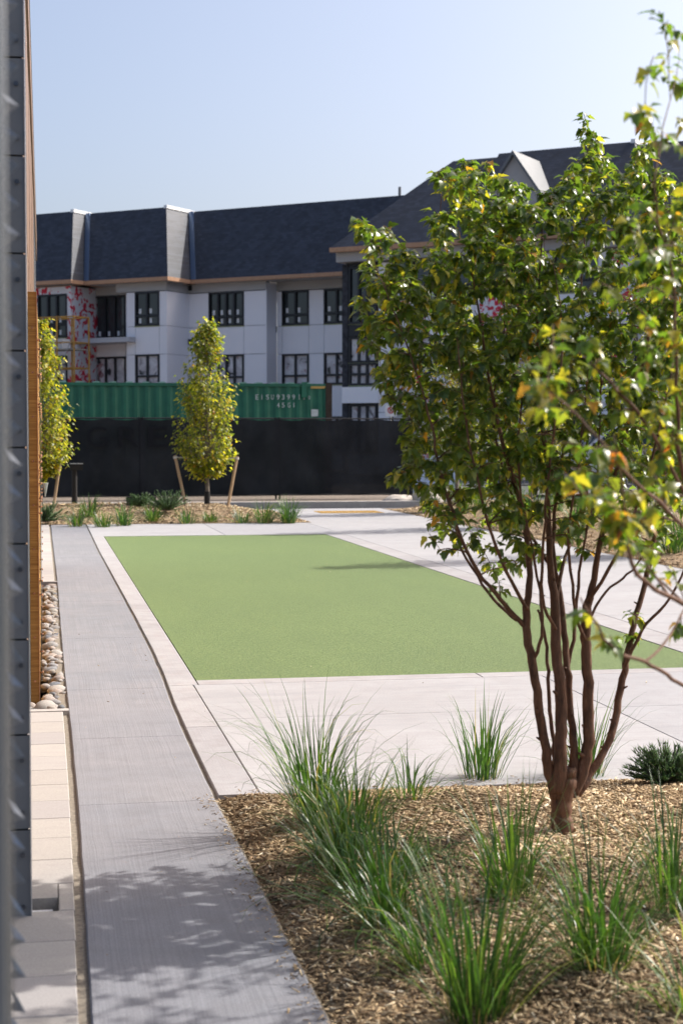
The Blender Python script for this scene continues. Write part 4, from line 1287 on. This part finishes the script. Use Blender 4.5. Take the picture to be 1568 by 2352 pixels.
S.stem([PT(1346, 1480, .01, .010), PT(1320, 1400, -.08, .009), PT(1305, 1240, -.2, .007), PT(1330, 1050, -.3, .005), PT(1350, 850, -.34, .003)])
S.stem([PT(1278, 1450, -.03, .010), PT(1245, 1370, -.14, .009), PT(1250, 1200, -.3, .007), PT(1270, 1000, -.42, .006), PT(1290, 780, -.48, .004), PT(1270, 600, -.46, .002)])
S.narr = np.array([n[0][:] for n in S.nodes])
CROWN = [(815, 495), (870, 500), (935, 570), (985, 560), (1000, 385), (1060, 362), (1150, 400), (1230, 440), (1310, 390), (1330, 270), (1375, 280), (1385, 350), (1440, 410), (1468, 300), (1500, 290), (1520, 380), (1570, 420), (1650, 600), (1660, 850), (1620, 1150), (1520, 1260), (1420, 1270), (1330, 1290), (1200, 1310), (1120, 1300), (1050, 1270), (1000, 1250), (950, 1185), (965, 1120), (890, 1100), (890, 1085), (930, 1040), (920, 960), (880, 900), (860, 830), (825, 760), (815, 700), (850, 640), (820, 560)]
tg = []
while len(tg) < 1600:
    x, y = random.uniform(810, 1660), random.uniform(265, 1310)
    if not in_poly(x, y, CROWN): continue
    if y > 1060 and random.random() < (y - 1060) / 290: continue
    hd = .52 * math.sqrt(max(.08, 1 - ((x - 1240) / 470) ** 2)) * (1 - .35 * max(0, (600 - y) / 340))
    tg.append((x, y, random.uniform(-hd, hd)))
tg += [(1010, 1262, -.3), (1030, 1215, -.2), (1105, 1255, -.1), (1145, 1335, -.1), (1445, 1405, .1), (1450, 1455, .15), (905, 1090, -.3), (930, 1000, -.3), (888, 905, -.25), (1340, 262, .3), (1480, 282, -.1), (1350, 300, .3), (1390, 1230, -.05), (1415, 1240, 0), (820, 500, -.25), (842, 520, -.3), (900, 545, -.25), (1005, 392, .3), (1080, 370, .2), (1120, 370, .2), (1535, 395, -.1)]
tg = [(at_depth(x, y, TD + d), y) for x, y, d in tg]
tg.sort(key=lambda q: float(np.min(np.linalg.norm(S.narr - np.array(q[0][:]), axis=1))))
for t, y in tg: S.twig(t, 14 if y < 1060 else 11, .0030)
S.finish(300)

# ---- second tree, nearer, its trunk just outside the frame; sparse yellowing crown
D2 = 4.9
def near(px): return -1.85 * smooth01((1900 - px) / 480)     # the branches in view reach towards the path
b2 = at_depth(1960, 2300, D2); b2.z = mound_front(b2.x, b2.y)
tr2 = thing('shrub_tree', b2, 'sparse small tree with yellow tinged leaves on thin twigs reaching over the mulch bed', 'tree')
YELL = [(.085, .145, .022), (.17, .20, .026), (.33, .29, .035), (.42, .22, .035), (.36, .115, .028), (.055, .10, .018)]
S2_ = Shrub(tr2, M['bark_brown'], M['leaf'], YELL, [.34, .31, .17, .03, .015, .135], .031)
S2_.rs = .42
def P2(px, py, dd, r):
    p = at_depth(px, py, D2 + dd + near(px)); return (p.x, p.y, p.z, r)
S2_.stem([(b2.x, b2.y, b2.z - .05, .06), P2(1965, 2100, 0, .052), P2(1968, 2030, 0, .055), P2(1970, 1990, 0, .045)], 'trunk', False)
S2_.stem([P2(1975, 2060, 0, .032), P2(1900, 1850, -.03, .026), P2(1800, 1640, -.08, .022), P2(1680, 1480, -.14, .017), P2(1570, 1390, -.2, .013), P2(1490, 1345, -.24, .010), P2(1445, 1275, -.26, .008), P2(1436, 1180, -.28, .005), P2(1410, 1000, -.3, .003)])
S2_.stem([P2(1980, 2050, .02, .03), P2(1880, 1760, .05, .026), P2(1760, 1560, .05, .020), P2(1660, 1340, 0, .016), P2(1570, 1100, -.1, .012), P2(1555, 900, -.12, .009), P2(1545, 640, -.14, .006), P2(1500, 420, -.12, .004), P2(1560, 140, -.1, .002)])
S2_.stem([P2(1660, 1620, .02, .012), P2(1560, 1570, .0, .010), P2(1480, 1520, -.06, .009), P2(1420, 1500, -.1, .007), P2(1370, 1440, -.14, .005), P2(1330, 1370, -.15, .003)])
S2_.stem([P2(1480, 1520, -.06, .007), P2(1530, 1470, -.05, .006), P2(1580, 1380, -.02, .005)])
S2_.stem([P2(1680, 1380, -.02, .012), P2(1560, 1200, -.15, .009), P2(1440, 1090, -.22, .007), P2(1330, 960, -.28, .005), P2(1210, 850, -.32, .003)])
S2_.stem([P2(1600, 1200, -.02, .010), P2(1500, 1000, .12, .008), P2(1400, 880, .18, .006), P2(1320, 800, .2, .003)])
S2_.stem([P2(1985, 2050, -.02, .03), P2(2050, 1750, -.05, .026), P2(2080, 1400, -.1, .02), P2(2060, 1000, -.1, .014), P2(2000, 600, -.1, .009), P2(1920, 250, -.1, .004)])
S2_.stem([P2(1985, 2050, .05, .03), P2(2010, 1800, .15, .026), P2(1960, 1400, .3, .02), P2(1850, 1000, .35, .014), P2(1760, 600, .3, .009), P2(1700, 250, .2, .004)])
S2_.stem([P2(1760, 1560, .05, .016), P2(1720, 1250, -.15, .012), P2(1660, 900, -.25, .009), P2(1620, 560, -.25, .006), P2(1600, 300, -.2, .003)])
S2_.narr = np.array([n[0][:] for n in S2_.nodes])
tg = []
while len(tg) < 74:                                    # the part of the crown that reaches into view
    x, y = random.uniform(1190, 1600), random.uniform(440, 1330)
    if x < 1190 + 260 * abs((y - 900) / 420) ** 1.2: continue
    tg.append((x, y, random.uniform(-.35, .25)))
tg += [(1512, 25, -.1), (1545, 60, -.1), (1535, 130, -.15), (1500, 130, -.1), (1560, 190, -.1), (1450, 255, -.1), (1480, 240, -.1), (1555, 270, -.05), (1555, 330, -.1), (1520, 320, -.1), (1440, 1235, -.2), (1215, 845, -.32), (1225, 890, -.3), (1260, 870, -.3), (1400, 1460, -.1), (1340, 1400, -.12), (1555, 1450, 0)]
while len(tg) < 320:                                   # the rest of the crown, right of the frame
    x, y = random.gauss(1820, 150), random.uniform(300, 1300)
    if x < 1600: continue
    tg.append((x, y, random.uniform(-.55, .5)))
tg = [at_depth(x, y, D2 + d + near(x)) for x, y, d in tg]
tg.sort(key=lambda q: float(np.min(np.linalg.norm(S2_.narr - np.array(q[:]), axis=1))))
for t in tg: S2_.twig(t, 10, .0022)
S2_.finish(260)

# ---- columnar young trees with stakes
def columnar(base, H, seed, label, stakes, pal, palp, nleaf=5600, group='young staked trees'):
    random.seed(seed)
    root = thing('staked_tree', base, label, 'tree', None)
    B = Vector(base); m = MB()
    P = [B + Vector((.02 * math.sin(z * 2 + seed), .02 * math.cos(z * 1.7), z)) for z in np.linspace(-.05, H * .96, 12)]
    m.tube(P, list(np.linspace(.042, .008, 12)), 8); m.build('trunk', M['bark_grey'], root, True)
    g_ = MB(); g_.tube([B + Vector((0, 0, -.02)), B + Vector((0, 0, .24))], .058, 10); g_.build('trunk_guard', M['rubber_black'], root)
    def rad(f):      # f 0..1 from crown base to top
        return np.interp(f, [0, .16, .4, .55, .68, .82, .93, 1], [.30, .60, .56, .50, .41, .29, .17, .05]) * H / 3.4
    br = MB(); L = []; zc0 = .21 * H
    for k in range(150):
        f = random.random() ** 1.15; z1 = zc0 + f * (H - zc0); a = random.uniform(0, 6.28)
        r = rad(f) * random.uniform(.65, 1.08)
        tip = B + Vector((r * math.cos(a), r * math.sin(a), z1)); z0 = max(.14 * H, z1 - r * 1.5 - .1)
        p0 = B + Vector((0, 0, z0)); p1 = p0.lerp(tip, .5) + Vector((math.cos(a), math.sin(a), -.3)) * r * .15
        Q = bez(p0, p1, tip, 5); br.tube(Q, [.012, .009, .007, .005, .003], 5, False)
        for j in range(nleaf // 150):
            u_ = random.uniform(.3, 1.03); x = min(u_, .999) * 4; i = int(x); p = Q[i].lerp(Q[i + 1], x - i)
            p = p + Vector((random.gauss(0, .06), random.gauss(0, .06), random.gauss(0, .06)))
            a2 = a + random.gauss(0, .9); yd = Vector((math.cos(a2), math.sin(a2), random.uniform(-.9, .0)))
            L.append((p, yd, Vector((random.gauss(0, .4), random.gauss(0, .4), 1)), random.uniform(.05, .085) * H / 3.4))
    br.build('branches', M['bark_grey'], root, True)['kind'] = 'stuff'
    N = len(L); pos = np.array([l[0][:] for l in L]) - np.array(B[:])
    R = rot_from(np.array([l[1][:] for l in L]), np.array([l[2][:] for l in L])) * np.array([l[3] for l in L])[:, None, None]
    sunny = np.clip((pos @ np.array(sd[:])) / .5, -1, 1)         # how far each leaf sits sunward; unused, leaf colours are drawn at random
    pal = np.array(pal); ci = rng.choice(len(pal), N, p=palp)
    me = scatter_mesh('crown', LV2, LF2, R, pos, pal[ci] * rng.uniform(.75, 1.2, (N, 1)), M['maple_leaf'], True)
    o = bpy.data.objects.new('crown', me); COL.objects.link(o); o.parent = root; o['kind'] = 'stuff'
    for (t, bt, lab) in stakes:
        t = Vector(t); bt = Vector(bt); so = thing('tree_stake', bt, lab, 'stake', 'wooden stakes of the young trees')
        s = MB(); d = (t - bt); s.tube([bt - d * .03, bt + d], [.028, .028], 8); s.build('pole', M['stake_wood'], so)
        s = MB(); c = B + Vector((0, 0, t.z - B.z - .06)); s.tube([t - d * .03, c.lerp(t, .5) + Vector((0, 0, -.03)), c], .009, 5); s.build('tie', M['rope_white'], so)
        s = MB(); s.tube([t - d * .06, t - d * .02], .041, 8); s.build('wrap', M['rope_white'], so)
    return root
MP = [(.14, .18, .028), (.23, .25, .03), (.36, .34, .037), (.48, .42, .045), (.09, .125, .024), (.40, .21, .034)]
YTR = 30.4
c = onY(476, 1166, YTR); zc_ = mound_back(c.x, YTR)
Hc = onY(476, 738, YTR).z - zc_
st1, sb1 = onY(402, 1046, YTR - .1), onY(427, 1162, YTR - .1); st2, sb2 = onY(545, 1048, YTR - .1), onY(523, 1166, YTR - .1)
columnar((c.x, YTR, zc_), Hc, 21, 'slender pyramid shaped yellow green tree between two stakes before the black fence',
         [(st1, sb1, 'slanting wooden stake on the wall side of the slender staked tree'), (st2, sb2, 'slanting wooden stake on the ramp side of the slender staked tree')], MP, [.24, .25, .20, .12, .16, .03])
c = onY(92, 1172, YTR); zc_ = mound_back(c.x, YTR); st3, sb3 = onY(140, 1050, YTR - .1), onY(123, 1168, YTR - .1)
columnar((c.x, YTR, zc_), onY(92, 730, YTR).z - zc_, 5, 'yellow green staked tree half hidden behind the play panel',
         [(st3, sb3, 'slanting wooden stake beside the tree behind the play panel')], MP, [.18, .25, .25, .18, .11, .03])
for (x_, y_, sd_, lab) in ((7.75, 18.9, 8, 'young columnar tree in the far bed across from the middle of the turf'), (8.0, 25.2, 13, 'young columnar tree in the far bed near the ramp and cones'), (8.2, 30.6, 17, 'young columnar tree in the far bed beside the road')):
    columnar((x_ - .3, y_, mound_right(x_, y_)), 4.1, sd_, lab, [], MP, [.24, .27, .2, .1, .16, .03], 2600)
random.seed(99)

# ---- grass clumps
def blade_pts(base, az, tilt, bend, L, n=6):
    P = []; p = Vector(base); t = tilt; st = L / n
    side = Vector((math.cos(az), math.sin(az), 0))
    for k in range(n + 1):
        P.append(p.copy())
        p = p + (side * math.sin(t) + Vector((0, 0, math.cos(t)))) * st
        t += bend / n * (1.6 * k / n + .2)
    return P, side
def add_blade(m, cols, P, side, w, c):
    b = len(m.v); n = len(P) - 1; x = Vector((-side.y, side.x, 0))
    for k, p in enumerate(P):
        f = k / n; ww = w * (.65 + .7 * f if f < .4 else max(.0, (1 - f)) ** .8 * 1.35 + .02)
        up = Vector((0, 0, 1)).cross(x) * 0
        m.v += [tuple(p - x * ww * .5), tuple(p + Vector((0, 0, -.25 * ww))), tuple(p + x * ww * .5)]
        cols += [c] * 3
    for k in range(n):
        q = b + k * 3
        m.f += [(q, q + 1, q + 4, q + 3), (q + 1, q + 2, q + 5, q + 4)]
def blades_obj(name, m, cols, parent):
    o = m.build(name, M['grass_blade'], parent, True)
    ca = o.data.color_attributes.new('Col', 'FLOAT_COLOR', 'POINT')
    a = np.ones((len(cols), 4), np.float32); a[:, :3] = np.array(cols); ca.data.foreach_set('color', a.reshape(-1)); return o
GC = [(.038, .092, .020), (.052, .120, .026), (.030, .070, .026), (.095, .17, .030), (.19, .22, .07), (.36, .29, .14)]
def clump(base, H, n, spread, label, group, w=.0056, nind=12, lean=(0, 0), droop=1.0, cat='grass', r0=.068, name='grass_clump'):
    root = thing(name, base, label, cat, group); B = Vector(base)
    m = MB(); cols = []; singles = []
    for k in range(n):
        az = random.uniform(0, 6.28); rr = r0 * math.sqrt(random.random())
        az2 = az + random.gauss(0, .5)
        tilt = abs(random.gauss(.12, .22)) * spread + .02; bend = (abs(random.gauss(1.0, .8)) + (1.2 if random.random() < .28 else 0)) * droop
        L = H * random.uniform(.55, 1.25)
        b0 = B + Vector((rr * math.cos(az), rr * math.sin(az), -.01))
        P, side = blade_pts(b0, az2, tilt, bend, L)
        if lean != (0, 0):
            P = [p + Vector((lean[0], lean[1], 0)) * ((p.z - B.z) / H) * .5 for p in P]
        c = GC[np.searchsorted([.30, .58, .77, .94, .985, 1.0], random.random())]
        s = random.uniform(.8, 1.2); c = tuple(x * s for x in c)
        if k < nind: singles.append((P, side, c))
        else: add_blade(m, cols, P, side, w * random.uniform(.6, 1.2), c)
    # bleached stubble at the foot
    for k in range(int(n * .12)):
        az = random.uniform(0, 6.28); P, side = blade_pts(B + Vector((r0 * .9 * math.cos(az), r0 * .9 * math.sin(az), -.01)), az, .5, .6, H * .25, 4)
        add_blade(m, cols, P, side, w * .8, (.30, .23, .12))
    blades_obj('blades', m, cols, root)['kind'] = 'stuff'
    for (P, side, c) in singles:
        q = MB(); cc = []; add_blade(q, cc, P, side, w * 1.1, c); blades_obj('blade', q, cc, root)
    return root
GF = 'grass clumps in the front mulch bed'
front = [
    ((727, 1884), .56, 230, 1.35, (-.12, .02), 1.15, 'tall arching grass clump at the path corner of the front bed'),
    ((1105, 1800), .42, 170, 1.0, (0, 0), .75, 'upright fountain grass clump at the concrete edge beside the tree stems'),
    ((1345, 1796), .44, 140, .95, (.03, 0), .75, 'grass clump growing right behind the tree stems'),
    ((813, 1944), .40, 270, 1.5, (0, 0), 1.1, 'dense dark green grass clump behind the tall arching one'),
    ((943, 1834), .28, 80, 1.6, (0, 0), 1.2, 'small sparse grass clump at the concrete edge between two larger clumps'),
    ((803, 2036), .40, 190, 2.0, (-.12, 0), 1.7, 'grass clump flopping towards the path beside the dense dark one'),
    ((1172, 2062), .42, 150, 1.3, (-.05, 0), 1.0, 'medium grass clump on bare mulch just before the tree trunk'),
    ((885, 2118), .44, 230, 2.3, (-.15, 0), 2.0, 'widely sprawling grass clump with long drooping blades over shaded mulch'),
    ((1094, 2345), .48, 260, 1.3, (0, 0), .85, 'bright green grass clump with upright sunlit blades farthest from the concrete slabs'),
    ((1380, 2222), .48, 230, 1.5, (0, 0), 1.25, 'large grass clump with bleached curled blades before the tree'),
    ((1553, 2096), .44, 170, 1.4, (0, 0), 1.0, 'grass clump on open mulch between the multi-stemmed trunk and the yellowing tree'),
    ((1600, 2330), .34, 120, 1.6, (0, 0), 1.5, 'low drooping grass clump in the corner beside the yellowing tree'),
    ((905, 2015), .34, 130, 2.2, (-.08, 0), 1.9, 'arching grass clump merging with the sprawling one in the middle of the bed'),
    ((985, 2215), .34, 130, 2.0, (-.08, 0), 1.6, 'loose grass clump between the widely sprawling clump and the bright upright one'),
    ((760, 1968), .34, 110, 1.9, (-.1, 0), 1.6, 'loose grass clump leaning to the path between two dense clumps'),
    ((1010, 1985), .13, 26, 1.6, (0, 0), 1.0, 'few thin grass blades sprouting from open mulch between clumps'),
]
for (p, H, n, sp, ln, dr, lab) in front:
    c = on_mound(p[0], p[1])
    clump(c, H * .86, int(n * .62), sp * 1.1, lab, GF, w=.0068, lean=ln, droop=dr)
GB = 'grass clumps in the rear bed'
rear = [(175, 1198, .42, 80, 'small grass clump at the front of the rear bed beside the bollard light'),
    (236, 1199, .38, 80, 'low grass clump at the front of the rear bed just past the bollard light'),
    (285, 1196, .55, 90, 'grass clump with yellow tips before the low juniper in the rear bed'),
    (352, 1190, .45, 80, 'grass clump beside the bushy juniper in the rear bed'),
    (430, 1192, .42, 60, 'grass clump at the foot of the wall side stake in the rear bed'),
    (485, 1190, .30, 55, 'tiny bright grass clump at the black trunk guard of the slender staked tree'),
    (557, 1191, .40, 60, 'grass clump just past the ramp side stake in the rear bed'),
    (607, 1191, .56, 100, 'tall grass clump last but one before the ramp end of the rear bed'),
    (663, 1191, .62, 130, 'largest grass clump at the ramp end of the rear bed'),
    (205, 1189, .55, 80, 'tall grass clump behind the bollard light in the rear bed')]
for (px, py, H, n, lab) in rear:
    c = ground(px, py, .08); c.z = mound_back(c.x, c.y)
    clump(c, H * .78, n, 2.2, lab, GB, w=.016, nind=0, droop=1.0, r0=.12)
GR = 'grass clumps in the bed across the paving'
for i in range(26):
    y_ = 14.2 + i * .68; x_ = XBED + random.uniform(.3, .7) + (i % 3) * .55
    clump((x_, y_, mound_right(x_, y_)), random.uniform(.4, .6), 75, 1.7, 'yellow green grass clump in the long bed behind the paving', GR, w=.015, nind=0, droop=1.3, r0=.12)

# ---- junipers
def juniper(base, r, h, label, n=900, group=None, nw=1.0):
    root = thing('juniper', base, label, 'shrub', group); B = Vector(base)
    NV = np.array([(-.5, 0, 0), (.5, 0, 0), (0, 1, 0), (0, .1, .6)]); NF = [(0, 1, 3), (1, 2, 3), (2, 0, 3), (0, 2, 1)]
    pos = []; yd = []; st = MB()
    for k in range(n // 40):
        a = random.uniform(0, 6.28); e = random.uniform(.15, 1.2); L = r * random.uniform(.5, 1)
        d = Vector((math.cos(a) * math.cos(e), math.sin(a) * math.cos(e), math.sin(e) * h / r)); P = [d * L * t + Vector((0, 0, .1 * h)) for t in (0, .5, 1)]
        st.tube([B + p for p in P], [.004, .003, .001], 4, False)
        for j in range(40):
            t = random.uniform(.15, 1); dd = (d + Vector((random.gauss(0, .5), random.gauss(0, .5), random.uniform(0, .7)))).normalized()
            pos.append((d * L * t + Vector((0, 0, .1 * h)))[:]); yd.append(dd[:])
    N = len(pos); yd = np.array(yd); R = rot_from(yd, rng.normal(0, 1, (N, 3))) * np.column_stack([np.full(N, .0045 * nw), rng.uniform(.014, .036, N) * nw, np.full(N, .0045 * nw)])[:, None, :]
    cols = np.array([(.10, .17, .075), (.13, .20, .085), (.075, .13, .065)])[rng.integers(0, 3, N)]
    me = scatter_mesh('needles', NV, NF, R, np.array(pos), cols, M['maple_leaf'])
    o = bpy.data.objects.new('needles', me); COL.objects.link(o); o.parent = root; o['kind'] = 'stuff'
    st.build('stems', M['bark_grey'], root)['kind'] = 'stuff'
c = ground(1530, 1790, .06); c.z = mound_front(c.x, c.y); juniper(c, .20, .16, 'low blue green juniper at the concrete edge of the front bed', 9000)
for (px, py, r, h, lab) in ((104, 1194, .38, .38, 'small dark juniper in the rear bed below the half hidden tree'), (385, 1186, .45, .42, 'bushy juniper in the rear bed beside the slender staked tree'), (322, 1182, .32, .25, 'low juniper between grass clumps in the rear bed')):
    c = ground(px, py, .08); c.z = mound_back(c.x, c.y); juniper(c, r, h, lab, 4000, None, 2.2)
